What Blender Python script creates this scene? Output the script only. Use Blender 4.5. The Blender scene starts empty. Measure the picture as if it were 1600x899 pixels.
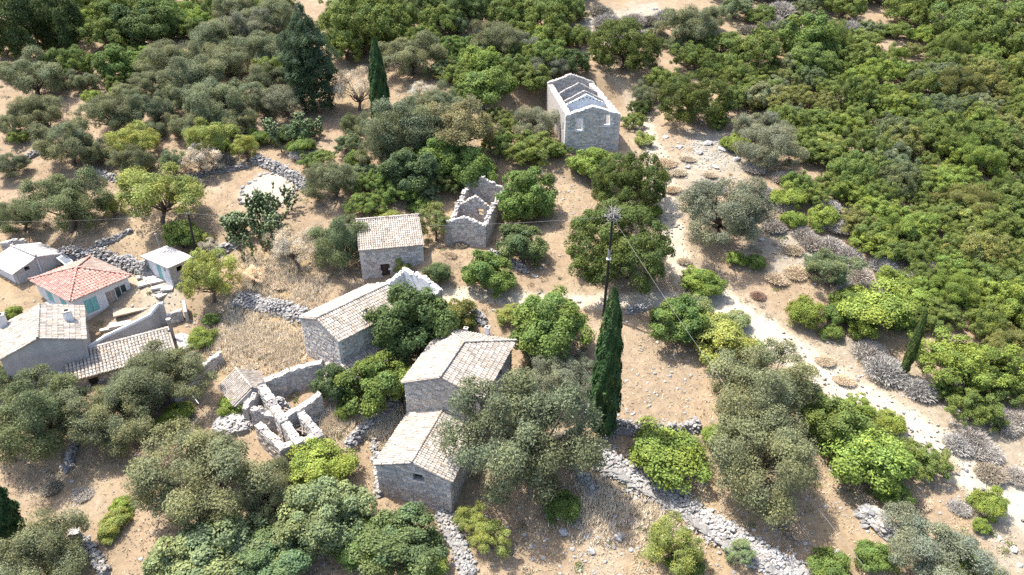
import bpy, math
import numpy as np

# ------------------------------------------------------------------ camera, sky, sun, exposure
SC = bpy.context.scene
PITCH = math.radians(29.80436)
SLOPE = math.radians(13.47265)
F = 1067.0 / 1600.0                     # focal length in image widths
K = 50.0 / 44.0
CAMZ = 50.0 / math.cos(SLOPE)
cam_d = bpy.data.cameras.new('camera')
cam_d.sensor_width = 36.0
cam_d.lens = 36.0 * F
cam_d.clip_start = 0.5
cam_d.clip_end = 3000.0
cam = bpy.data.objects.new('camera', cam_d)
SC.collection.objects.link(cam)
cam.location = (0, 0, CAMZ)
cam.rotation_euler = (math.pi / 2 - PITCH, 0, 0)
SC.camera = cam

SUN_EL = math.radians(65)
SUN_AZ = math.radians(-62)              # clockwise from +Y (away from the camera); the sun stands behind and left
W = bpy.data.worlds.new('World')
SC.world = W
W.use_nodes = True
nt = W.node_tree
bg = nt.nodes['Background']
sky = nt.nodes.new('ShaderNodeTexSky')
sky.sky_type = 'NISHITA'
sky.sun_disc = False
sky.sun_elevation = SUN_EL
sky.sun_rotation = SUN_AZ % (2 * math.pi)
sky.air_density = 1.0
sky.dust_density = 3.0
nt.links.new(sky.outputs[0], bg.inputs[0])
bg.inputs[1].default_value = 0.15
sun_d = bpy.data.lights.new('sun', 'SUN')
sun_d.energy = 3.85
sun_d.angle = math.radians(0.53)
sun_d.color = (1.0, 0.95, 0.87)
sun = bpy.data.objects.new('sun', sun_d)
SC.collection.objects.link(sun)
sun.rotation_euler = (math.pi / 2 - SUN_EL, 0, math.pi - SUN_AZ)
SC.view_settings.view_transform = 'Standard'
SC.view_settings.look = 'None'
SC.view_settings.gamma = 1.0
SC.view_settings.use_curve_mapping = False
SC.view_settings.exposure = 1.27
try:
    SC.cycles.max_bounces = 4
    SC.cycles.diffuse_bounces = 2
    SC.cycles.transmission_bounces = 2
    SC.cycles.use_denoising = False
    SC.cycles.use_adaptive_sampling = True
    SC.cycles.adaptive_threshold = 0.01
except Exception:
    pass

# ------------------------------------------------------------------ helpers
COL = SC.collection
rng = np.random.default_rng(11)
A = np.array


def tag(o, label=None, cat=None, group=None, kind=None):
    if label: o['label'] = label
    if cat: o['category'] = cat
    if group: o['group'] = group
    if kind: o['kind'] = kind
    return o


def empty(name, loc=(0, 0, 0), rz=0.0, parent=None):
    o = bpy.data.objects.new(name, None)
    o.empty_display_size = 0.3
    COL.objects.link(o)
    o.location = loc
    o.rotation_euler = (0, 0, rz)
    if parent: o.parent = parent
    return o


def mesh(name, V, F_, mat, tint=None, smooth=False, midx=None):
    """V (n,3); F_ list of index arrays (m,3) or (m,4)."""
    V = np.asarray(V, np.float32)
    if isinstance(F_, np.ndarray): F_ = [F_]
    F_ = [np.asarray(f, np.int32) for f in F_ if len(f)]
    me = bpy.data.meshes.new(name)
    me.vertices.add(len(V))
    me.vertices.foreach_set('co', V.ravel())
    nl = sum(f.size for f in F_)
    npoly = sum(len(f) for f in F_)
    me.loops.add(nl)
    me.polygons.add(npoly)
    me.loops.foreach_set('vertex_index', np.concatenate([f.ravel() for f in F_]))
    sizes = np.concatenate([np.full(len(f), f.shape[1], np.int32) for f in F_])
    starts = np.concatenate([[0], np.cumsum(sizes)[:-1]]).astype(np.int32)
    me.polygons.foreach_set('loop_start', starts)
    if midx is not None:
        me.polygons.foreach_set('material_index', np.asarray(midx, np.int32))
    me.polygons.foreach_set('use_smooth', np.full(npoly, smooth, bool))
    for m in (mat if isinstance(mat, (list, tuple)) else [mat]):
        me.materials.append(m)
    if tint is not None:
        tint = np.asarray(tint, np.float32)
        if tint.shape[1] == 3: tint = np.concatenate([tint, np.ones((len(tint), 1), np.float32)], 1)
        a = me.attributes.new('tint', 'FLOAT_COLOR', 'POINT')
        a.data.foreach_set('color', np.ascontiguousarray(tint, np.float32).ravel())
    me.update(calc_edges=True)
    return me


def obj(name, me, parent=None, color=None):
    o = bpy.data.objects.new(name, me)
    COL.objects.link(o)
    if parent: o.parent = parent
    if color is not None: o.color = (*color, 1)
    return o


class MB:
    """collects vertices, faces and tints"""
    def __init__(s):
        s.V = []; s.Q = []; s.T = []; s.C = []; s.n = 0

    def add(s, V, Q=None, T=None, c=(1, 1, 1)):
        V = np.asarray(V, float).reshape(-1, 3)
        if Q is not None and len(Q): s.Q.append(np.asarray(Q, int) + s.n)
        if T is not None and len(T): s.T.append(np.asarray(T, int) + s.n)
        c = np.asarray(c, float)
        s.C.append(np.broadcast_to(c, (len(V), 3)) if c.ndim == 1 else c)
        s.V.append(V); s.n += len(V)

    def build(s, name, mat, parent=None, smooth=False, color=None):
        if not s.V: return None
        fs = []
        if s.Q: fs.append(np.concatenate(s.Q))
        if s.T: fs.append(np.concatenate(s.T))
        return obj(name, mesh(name, np.concatenate(s.V), fs, mat, np.concatenate(s.C), smooth), parent, color)

    # shapes ------------------------------------------------------
    def boxes(s, C, S, R=None, jit=0.0, tint=None):
        C = np.asarray(C, float).reshape(-1, 3); S = np.asarray(S, float).reshape(-1, 3); n = len(C)
        if n == 0: return
        V = BOXV[None] * S[:, None]
        if jit: V = V + rng.uniform(-1, 1, V.shape) * jit * np.minimum(S[:, None], 0.25)
        if R is not None: V = np.einsum('nij,nkj->nki', np.broadcast_to(R, (n, 3, 3)), V)
        V = V + C[:, None]
        Q = (BOXQ[None] + 8 * np.arange(n)[:, None, None]).reshape(-1, 4)
        c = (1, 1, 1) if tint is None else np.repeat(np.broadcast_to(tint, (n, 3)), 8, 0)
        s.add(V.reshape(-1, 3), Q=Q, c=c)

    def box(s, lo, hi, c=(1, 1, 1)):
        lo = A(lo, float); hi = A(hi, float)
        s.boxes([(lo + hi) / 2], [(hi - lo) / 2], tint=A(c))

    def rocks(s, C, S, flat=0.65, tint=None):
        C = np.asarray(C, float).reshape(-1, 3); n = len(C)
        if n == 0: return
        S = np.broadcast_to(np.asarray(S, float).reshape(n, -1), (n, 3)) * A([1, 1, flat])
        V = ICOV[None] * (1 + rng.uniform(-.3, .3, (n, 12, 1)) + rng.uniform(-.12, .12, (n, 12, 3)))
        V = V * S[:, None]
        a = rng.uniform(0, 6.28, n); ca, sa = np.cos(a), np.sin(a)
        x = V[..., 0] * ca[:, None] - V[..., 1] * sa[:, None]
        y = V[..., 0] * sa[:, None] + V[..., 1] * ca[:, None]
        tl = rng.uniform(-.35, .35, n)[:, None]
        V = np.stack([x, y, V[..., 2] + tl * x], -1) + C[:, None]
        T = (ICOF[None] + 12 * np.arange(n)[:, None, None]).reshape(-1, 3)
        c = (1, 1, 1) if tint is None else np.repeat(np.broadcast_to(tint, (n, 3)), 12, 0)
        s.add(V.reshape(-1, 3), T=T, c=c)

    def tube(s, P, R, n=6, c=(1, 1, 1)):
        P = np.asarray(P, float); R = np.broadcast_to(np.asarray(R, float), (len(P),))
        t = np.gradient(P, axis=0); t /= np.linalg.norm(t, axis=1, keepdims=True) + 1e-9
        ref = A([0, 0, 1.]) if abs(t[:, 2]).mean() < .8 else A([1., 0, 0])
        u = np.cross(t, ref); u /= np.linalg.norm(u, axis=1, keepdims=True) + 1e-9
        v = np.cross(t, u)
        a = np.arange(n) * 2 * np.pi / n
        ring = P[:, None] + R[:, None, None] * (u[:, None] * np.cos(a)[None, :, None] + v[:, None] * np.sin(a)[None, :, None])
        m = len(P); i = np.arange(m - 1)[:, None] * n; j = np.arange(n)[None]; jn = (j + 1) % n
        Q = np.stack([i + j, i + jn, i + n + jn, i + n + j], -1).reshape(-1, 4)
        V = np.concatenate([ring.reshape(-1, 3), P[:1], P[-1:]])
        k = np.arange(n); T = np.concatenate([np.stack([np.full(n, m * n), (k + 1) % n, k], 1),
                                              np.stack([np.full(n, m * n + 1), (m - 1) * n + k, (m - 1) * n + (k + 1) % n], 1)])
        s.add(V, Q=Q, T=T, c=c)


BOXV = A([[x, y, z] for z in (-1, 1) for y in (-1, 1) for x in (-1, 1)], float)
BOXQ = A([[0, 2, 3, 1], [4, 5, 7, 6], [0, 1, 5, 4], [2, 6, 7, 3], [0, 4, 6, 2], [1, 3, 7, 5]])
_p = (1 + 5 ** .5) / 2
ICOV = A([[-1, _p, 0], [1, _p, 0], [-1, -_p, 0], [1, -_p, 0], [0, -1, _p], [0, 1, _p], [0, -1, -_p], [0, 1, -_p], [_p, 0, -1], [_p, 0, 1], [-_p, 0, -1], [-_p, 0, 1]], float)
ICOV /= np.linalg.norm(ICOV[0])
ICOF = A([[0, 11, 5], [0, 5, 1], [0, 1, 7], [0, 7, 10], [0, 10, 11], [1, 5, 9], [5, 11, 4], [11, 10, 2], [10, 7, 6], [7, 1, 8], [3, 9, 4], [3, 4, 2], [3, 2, 6], [3, 6, 8], [3, 8, 9], [4, 9, 5], [2, 4, 11], [6, 2, 10], [8, 6, 7], [9, 8, 1]])


def nrm(v): return v / (np.linalg.norm(v, axis=-1, keepdims=True) + 1e-9)


# ------------------------------------------------------------------ materials
def material(name, base=(.5, .5, .5), rough=.9, tint=True, objcol=False, n_scale=8.0, n_amt=.25, bump=.3, bump_scale=20.0, trans=0.0, spec=.2, metal=0.0, n2=None):
    if not objcol and base != (1, 1, 1): base = tuple(.84 * t_ for t_ in base)
    m = bpy.data.materials.new(name); m.use_nodes = True
    N = m.node_tree.nodes; L = m.node_tree.links
    b = N['Principled BSDF']
    b.inputs['Roughness'].default_value = rough
    b.inputs['Specular IOR Level'].default_value = spec
    b.inputs['Metallic'].default_value = metal

    def mul(x, y):
        k = N.new('ShaderNodeMix'); k.data_type = 'RGBA'; k.blend_type = 'MULTIPLY'; k.inputs[0].default_value = 1
        L.new(x, k.inputs[6]); L.new(y, k.inputs[7]); return k.outputs[2]
    rgb = N.new('ShaderNodeRGB'); rgb.outputs[0].default_value = (*base, 1)
    c = rgb.outputs[0]
    if tint:
        at = N.new('ShaderNodeAttribute'); at.attribute_name = 'tint'; c = mul(c, at.outputs['Color'])
    if objcol:
        oi = N.new('ShaderNodeObjectInfo'); c = mul(c, oi.outputs['Color'])
    tc = N.new('ShaderNodeTexCoord')
    for sc_, am in ([(n_scale, n_amt)] if n_amt else []) + (n2 or []):
        ns = N.new('ShaderNodeTexNoise'); ns.inputs['Scale'].default_value = sc_; ns.inputs['Detail'].default_value = 5
        ns.inputs['Roughness'].default_value = .65
        L.new(tc.outputs['Object'], ns.inputs['Vector'])
        mr = N.new('ShaderNodeMapRange'); mr.inputs[1].default_value = .3; mr.inputs[2].default_value = .7
        mr.inputs[3].default_value = 1 - am; mr.inputs[4].default_value = 1 + am
        L.new(ns.outputs['Fac'], mr.inputs[0])
        cb = N.new('ShaderNodeCombineColor')
        for i in range(3): L.new(mr.outputs[0], cb.inputs[i])
        c = mul(c, cb.outputs[0])
    L.new(c, b.inputs['Base Color'])
    if bump:
        nb = N.new('ShaderNodeTexNoise'); nb.inputs['Scale'].default_value = bump_scale; nb.inputs['Detail'].default_value = 4
        L.new(tc.outputs['Object'], nb.inputs['Vector'])
        bp = N.new('ShaderNodeBump'); bp.inputs['Strength'].default_value = bump; bp.inputs['Distance'].default_value = .05
        L.new(nb.outputs['Fac'], bp.inputs['Height']); L.new(bp.outputs[0], b.inputs['Normal'])
    if trans:
        tr = N.new('ShaderNodeBsdfTranslucent'); L.new(c, tr.inputs['Color'])
        mx = N.new('ShaderNodeMixShader'); mx.inputs[0].default_value = trans
        L.new(b.outputs[0], mx.inputs[1]); L.new(tr.outputs[0], mx.inputs[2])
        L.new(mx.outputs[0], N['Material Output'].inputs['Surface'])
    return m


M = {}
M['ground'] = material('ground_soil', (1, 1, 1), .95, n_scale=.9, n_amt=.16, n2=[(3.2, .15), (.12, .08), (14., .14), (45., .10)], bump=.9, bump_scale=4.0)
M['leaf'] = material('foliage', (1, 1, 1), .62, objcol=True, n_amt=0, bump=0, trans=.34, spec=.12)
M['bark'] = material('bark', (.16, .125, .10), .9, objcol=False, n_scale=10, n_amt=.3, bump=.6)
M['twig'] = material('dry_twig', (1, 1, 1), .9, objcol=True, n_amt=0, bump=0)
M['cactus'] = material('cactus_pad', (1, 1, 1), .55, objcol=True, n_scale=6, n_amt=.2, bump=0)
M['stone'] = material('limestone', (.52, .48, .44), .92, n_scale=6, n_amt=.22, n2=[(25., .18)], bump=.5)
M['rock'] = material('pale_rock', (.34, .325, .31), .92, n_scale=4, n_amt=.2, n2=[(20., .2)], bump=.6)
M['mortar'] = material('lime_mortar', (.37, .35, .33), .95, n_scale=4, n_amt=.25, bump=.5)
M['tancore'] = material('pale_lime_core', (.46, .425, .385), .95, n_scale=3, n_amt=.25, n2=[(14., .25)], bump=.7)
M['plaster'] = material('old_plaster', (.76, .79, .81), .9, n_scale=1.3, n_amt=.25, n2=[(7., .15)], bump=.3)
M['whitewash'] = material('whitewash', (.70, .70, .70), .85, n_scale=1.5, n_amt=.10, bump=.15)
M['render'] = material('grey_render', (.46, .44, .42), .92, n_scale=1.2, n_amt=.18, n2=[(9., .1)], bump=.3)
M['tile'] = material('weathered_tile', (.44, .40, .35), .9, n_scale=1.1, n_amt=.16, n2=[(14., .2)], bump=.3)
M['tilebed'] = material('tile_bed', (.36, .325, .285), .95, tint=False, n_scale=2, n_amt=.25, bump=.4)
M['redtile'] = material('red_tile', (.50, .28, .23), .8, n_scale=1.2, n_amt=.14, n2=[(12., .12)], bump=.2)
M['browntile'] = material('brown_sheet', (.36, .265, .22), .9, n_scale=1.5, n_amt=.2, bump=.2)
M['sheet'] = material('pale_sheet', (.47, .45, .43), .85, n_scale=1.4, n_amt=.16, n2=[(8., .12)], bump=.1)
M['concrete'] = material('concrete', (.46, .43, .40), .9, n_scale=1.6, n_amt=.18, n2=[(12., .12)], bump=.25)
M['turq'] = material('turquoise_paint', (.22, .50, .48), .6, n_scale=3, n_amt=.15, bump=.1)
M['wood'] = material('dark_wood', (.06, .045, .035), .85, n_scale=12, n_amt=.35, bump=.4)
M['oldwood'] = material('grey_wood', (.34, .29, .25), .9, n_scale=12, n_amt=.3, bump=.4)
M['pole'] = material('pole_wood', (.045, .035, .03), .85, n_scale=10, n_amt=.3, bump=.4)
M['glass'] = material('window_glass', (.05, .07, .07), .12, tint=False, n_amt=0, bump=0, spec=.5)
M['metal'] = material('grey_metal', (.45, .46, .48), .45, tint=False, n_scale=5, n_amt=.1, bump=0, metal=.6)
M['white'] = material('white_paint', (.8, .8, .8), .5, tint=False, n_scale=5, n_amt=.06, bump=0)
M['cable'] = material('pale_cable', (.42, .41, .40), .6, tint=False, n_amt=0, bump=0)
M['dark'] = material('soot_and_hole_shade', (.03, .028, .026), .95, tint=False, n_scale=5, n_amt=.3, bump=.2)  # sooty flues, and the shade inside joist sockets put in as colour


# ------------------------------------------------------------------ terrain height, pixel <-> ground
def fo(x, y, z): return A([x * K, y * K, z * K + CAMZ])


HOUSE = {  # surveyed front-left base corner, heading, width, depth, wall height, roof rise
    'lower': (fo(-9.4, 35.1, -37.2), 16.7, 5.41, 5.41, 2.89, .91),
    'upper': (fo(-8.0, 40.7, -35.5), 17.9, 5.93, 7.54, 4.0, 1.16),
    'tiled': (fo(-17.4, 47.6, -33.7), 41.3, 5.04, 7.12, 3.54, .93),
    'bigruin': (fo(6.2, 77.7, -26.2), -5.6, 6.33, 15.72, 4.42, .94),
    'ruin': (fo(-6.8, 62.3, -30.5), 11.4, 4.28, 9.38, 2.29, .75),
    'gable': (fo(-39.8, 43.3, -35.2), -30.0, 5.62, 5.8, 3.9, 1.02),
    'door': (fo(-14.17, 56.81, -31.64), -12.1, 5.83, 4.4, 3.07, .42),
    'red': (fo(-38.8, 51.6, -33.2), -56.5, 5.14, 6.53, 2.41, .99),
    'shed': (fo(-46.51, 56.12, -31.85), -58.9, 4.29, 4.3, 1.34, .65),
    'hut': (fo(-31.84, 55.85, -31.87), -56.4, 2.31, 4.0, 1.99, .05),
    'long': (fo(-35.5, 43.72, -34.83), -31.1, 7.9, 2.9, 1.13, .67),
    'low': (fo(-21.29, 41.3, -35.36), -40.3, 2.77, 3.2, 1.25, .84),
}
for k_, v_ in HOUSE.items():
    HOUSE[k_] = (v_[0], math.radians(v_[1])) + tuple(K * t for t in v_[2:])


def axes(a): return A([math.cos(a), -math.sin(a), 0]), A([math.sin(a), math.cos(a), 0])


PADS = []
for k_, (O, a, w, d, h, r) in HOUSE.items():
    U, V_ = axes(a)
    c = O + U * w / 2 + V_ * d / 2
    keep = .06 if k_ == 'bigruin' else .13
    PADS.append((c[0], c[1], O[2] + keep * (c[1] - O[1]), max(w, d) * .55, max(w, d) * .55 + 5.5, keep))


O_, a__, w__, d__, h__, r__ = HOUSE['door']; c__ = O_ + axes(a__)[0] * (w__ + .9) + axes(a__)[1] * .3
BUMPS = [(c__[0], c__[1], 1.5, 2.6)]            # the bank against the cottage's right-hand corner


def terrain(x, y):
    x = np.asarray(x, float); y = np.asarray(y, float)
    z = math.tan(SLOPE) * y
    z = z + .30 * np.sin(x * .11 + 1.3) * np.sin(y * .13 + .4) + .16 * np.sin(x * .31 + y * .12) * np.sin(y * .27 - x * .08 + 2.) \
        + .07 * np.sin(x * .83 + 1.7 * np.sin(y * .4)) * np.sin(y * .71 + .9)
    for cx, cy, zc, r1, r2, keep in PADS:
        d = np.hypot(x - cx, y - cy)
        t = np.clip((r2 - d) / (r2 - r1), 0, 1); t = t * t * (3 - 2 * t)
        z = z * (1 - t) + (zc + keep * (y - cy)) * t
    for bx_, by_, am_, r_ in BUMPS: z = z + am_ * np.exp(-((x - bx_) ** 2 + (y - by_) ** 2) / (r_ * r_))
    return z


def ray(px, py):
    u = (px - 800) / 1067.0; v = (449.5 - py) / 1067.0
    c, s = math.cos(PITCH), math.sin(PITCH)
    return A([u, c + v * s, -s + v * c])


def hit(px, py, up=0.0):
    """ground point (raised by up) seen at a pixel of the photograph; also the depth along the view axis"""
    d = ray(px, py)
    t = np.linspace(20, 420, 801)
    f = CAMZ + d[2] * t - terrain(d[0] * t, d[1] * t) - up
    i = np.argmax(f < 0) if (f < 0).any() else len(t) - 1
    lo, hi = t[max(i - 1, 0)], t[i]
    for _ in range(18):
        m = (lo + hi) / 2
        if CAMZ + d[2] * m - float(terrain(d[0] * m, d[1] * m)) - up > 0: lo = m
        else: hi = m
    x, y = d[0] * hi, d[1] * hi
    return A([x, y, float(terrain(x, y))]), hi


def hits(P, up=0.0): return np.array([hit(a_, b_, up)[0] for a_, b_ in P])


def seg_dist(x, y, P):
    best = np.full(np.shape(x), 1e9)
    for (ax, ay), (bx, by) in zip(P[:-1, :2], P[1:, :2]):
        dx, dy = bx - ax, by - ay
        t = np.clip(((x - ax) * dx + (y - ay) * dy) / (dx * dx + dy * dy + 1e-9), 0, 1)
        best = np.minimum(best, np.hypot(x - ax - t * dx, y - ay - t * dy))
    return best


def fbm(x, y, s, seed=0):
    r = np.random.default_rng(100 + seed); o = 0; a_ = 1.0; tot = 0
    for k in range(4):
        for j in range(3):
            th = r.uniform(0, 6.28); ph = r.uniform(0, 6.28)
            o = o + a_ / 3 * np.sin((x * math.cos(th) + y * math.sin(th)) * s * (1 + .3 * j) * 2 ** k + ph + 1.3 * np.sin((y * math.cos(th) - x * math.sin(th)) * s * .7 * 2 ** k + ph * 2))
        tot += a_; a_ *= .6
    return o / tot


# ------------------------------------------------------------------ ground and paths
def graded(lo, hi, step, out_lo, out_hi, grow=1.12):
    a_ = list(np.arange(lo, hi + 1e-6, step))
    s = step; x = a_[-1]
    while x < out_hi: s *= grow; x += s; a_.append(x)
    s = step; x = lo; pre = []
    while x > out_lo: s *= grow; x -= s; pre.append(x)
    return A(pre[::-1] + a_)


XS = graded(-72, 72, .42, -420, 420)
YS = np.concatenate([graded(27, 84, .38, -120, 84), graded(84.45, 160, .5, 84.2, 620)[0:]])
YS = np.unique(np.round(YS, 4)); YS = YS[np.concatenate([[True], np.diff(YS) > .05])]
GX, GY = np.meshgrid(XS, YS)
GZ = terrain(GX, GY)
GZ = GZ + .045 * fbm(GX, GY, 2.2, 1) + .03 * fbm(GX, GY, 5.0, 2)
MAIN = hits([(1085, 445), (1120, 470), (1180, 510), (1240, 551), (1310, 602), (1380, 645), (1450, 688), (1520, 738), (1600, 795), (1700, 866)])
UPPER = hits([(1000, 150), (1010, 215), (1032, 262), (1044, 312), (1050, 365), (1064, 420), (1085, 447)])
SIDE = hits([(690, 462), (760, 458), (830, 470), (910, 470), (985, 470), (1040, 468), (1100, 468)])
TOPP = hits([(925, 30), (935, 70), (950, 110), (985, 150), (1000, 180)])
n1 = fbm(GX, GY, .35, 3); n2 = fbm(GX, GY, 1.3, 4); n3 = fbm(GX, GY, .09, 5)
soil = A([.45, .335, .25]); pale = A([.52, .42, .34]); gold = A([.46, .345, .21]); brown = A([.30, .215, .155]); chalk = A([.60, .53, .465]); rocky = A([.48, .44, .40])


def mixc(c, d, w): return c * (1 - w[..., None]) + d * w[..., None]


def sm(x, a_, b_): t = np.clip((x - a_) / (b_ - a_), 0, 1); return t * t * (3 - 2 * t)


GC = np.broadcast_to(soil, GX.shape + (3,)).copy()
GC = mixc(GC, pale, sm(n1 + .5 * n2, .0, .8) * .7)
GC = mixc(GC, brown, sm(-n1 + .6 * n2, .15, .9) * .35)
GC = mixc(GC, gold, sm(n3 + .5 * n1, .1, .7) * .5)


GC = mixc(GC, A([.40, .28, .21]), sm(fbm(GX, GY, .8, 9), .2, .8) * .35)
GC = mixc(GC, A([.36, .31, .25]), sm(fbm(GX, GY, 1.7, 10), .3, .8) * .55)


def blob(px, py, rpx, col, amt, edge=.5):
    global GC
    p, dep = hit(px, py); r = rpx * dep / 1067.
    d = np.hypot(GX - p[0], (GY - p[1]) * .75)
    w_ = sm(1 - d / r + .35 * n2 + .25 * n1, 0, edge) * amt
    GC = mixc(GC, A(col), w_)


for a_ in [(420, 430, 80, gold, .8), (380, 520, 80, gold, .7), (595, 665, 40, gold, .8), (450, 540, 50, gold, .7), (610, 640, 30, gold, .8)]: blob(*a_)
for a_ in [(1120, 240, 60, rocky, .8), (1080, 280, 60, rocky, .6), (960, 40, 70, rocky, .8), (1010, 20, 50, rocky, .8), (930, 870, 60, pale, .7), (1230, 390, 60, rocky, .6), (1340, 570, 70, rocky, .6), (1560, 690, 70, rocky, .5), (1480, 640, 60, rocky, .5),
           (1020, 780, 70, rocky, .35), (880, 840, 50, brown, .5), (1380, 420, 60, rocky, .5), (1580, 840, 60, rocky, .7), (1240, 30, 60, rocky, .7), (420, 300, 50, chalk, .6), (250, 470, 45, chalk, .75), (215, 440, 30, chalk, .6), (200, 470, 40, pale, .6),
           (1030, 580, 90, (.43, .335, .26), .7), (880, 300, 60, (.45, .345, .27), .5), (245, 380, 70, (.54, .41, .295), .7), (120, 800, 60, pale, .5), (30, 110, 30, chalk, .5), (1400, 610, 80, rocky, .4)]: blob(*a_)
dm = seg_dist(GX, GY, MAIN); du = seg_dist(GX, GY, UPPER); ds = seg_dist(GX, GY, SIDE); dt = seg_dist(GX, GY, TOPP)
pm = np.maximum.reduce([sm(2.15 - dm + .5 * n2, -.4, .45), sm(1.3 - du + .6 * n2, -.5, .5) * .85, sm(1.15 - ds + .5 * n2, -.4, .5) * .88, sm(1.1 - dt + .4 * n2, -.4, .5) * .3])
verge = np.maximum.reduce([sm(4.2 - dm + 1.2 * n1, -.8, 1.2), sm(2.8 - du + .9 * n1, -.8, 1.)])
GC = mixc(GC, A([.46, .37, .305]), verge * .6)
GC = mixc(GC, A([.72, .64, .565]), pm * .95)
GC = np.clip(GC * A([.56, .56, .49]) * (1 + .06 * n2[..., None] + rng.normal(0, .035, GX.shape)[..., None]), .05, .9)
GZ = GZ - .10 * pm
ny, nx = GX.shape
VV = np.stack([GX, GY, GZ], -1).reshape(-1, 3)
ii = (np.arange(ny - 1)[:, None] * nx + np.arange(nx - 1)[None]).ravel()
QQ = np.stack([ii, ii + 1, ii + nx + 1, ii + nx], 1)
pmf = pm.reshape(-1)[QQ].mean(1) > .42
for nm, sel in (('ground', ~pmf), ('footpath', pmf)):
    q = QQ[sel]; used = np.unique(q); remap = np.zeros(len(VV), int); remap[used] = np.arange(len(used))
    o = obj(nm, mesh(nm, VV[used], remap[q], M['ground'], GC.reshape(-1, 3)[used], True))
    tag(o, 'dry tan hillside soil with sparse straw' if nm == 'ground' else 'pale chalky footpath crossing the hillside', nm, None, 'structure')


# ------------------------------------------------------------------ masonry
def stone_tint(n, lo=.7, hi=1.25, warm=.06):
    b = rng.uniform(lo, hi, (n, 1)); w_ = rng.uniform(-warm, warm, (n, 1))
    return b * np.concatenate([1 + w_, np.ones((n, 1)), 1 - w_], 1)


def jag(L, z, amp, step=.45, drop=None):
    """uneven broken wall top from (0,z0) to (L,z1) or along a list"""
    prof = z if isinstance(z, list) else [(0, z), (L, z)]
    pu = [p[0] for p in prof]; pz = [p[1] for p in prof]
    us = np.unique(np.concatenate([np.arange(0, L, step), pu, [L]]))
    zs = np.interp(us, pu, pz) + (rng.uniform(-1, .6, len(us)) * amp if amp else 0)
    return list(zip(us, zs))


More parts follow.
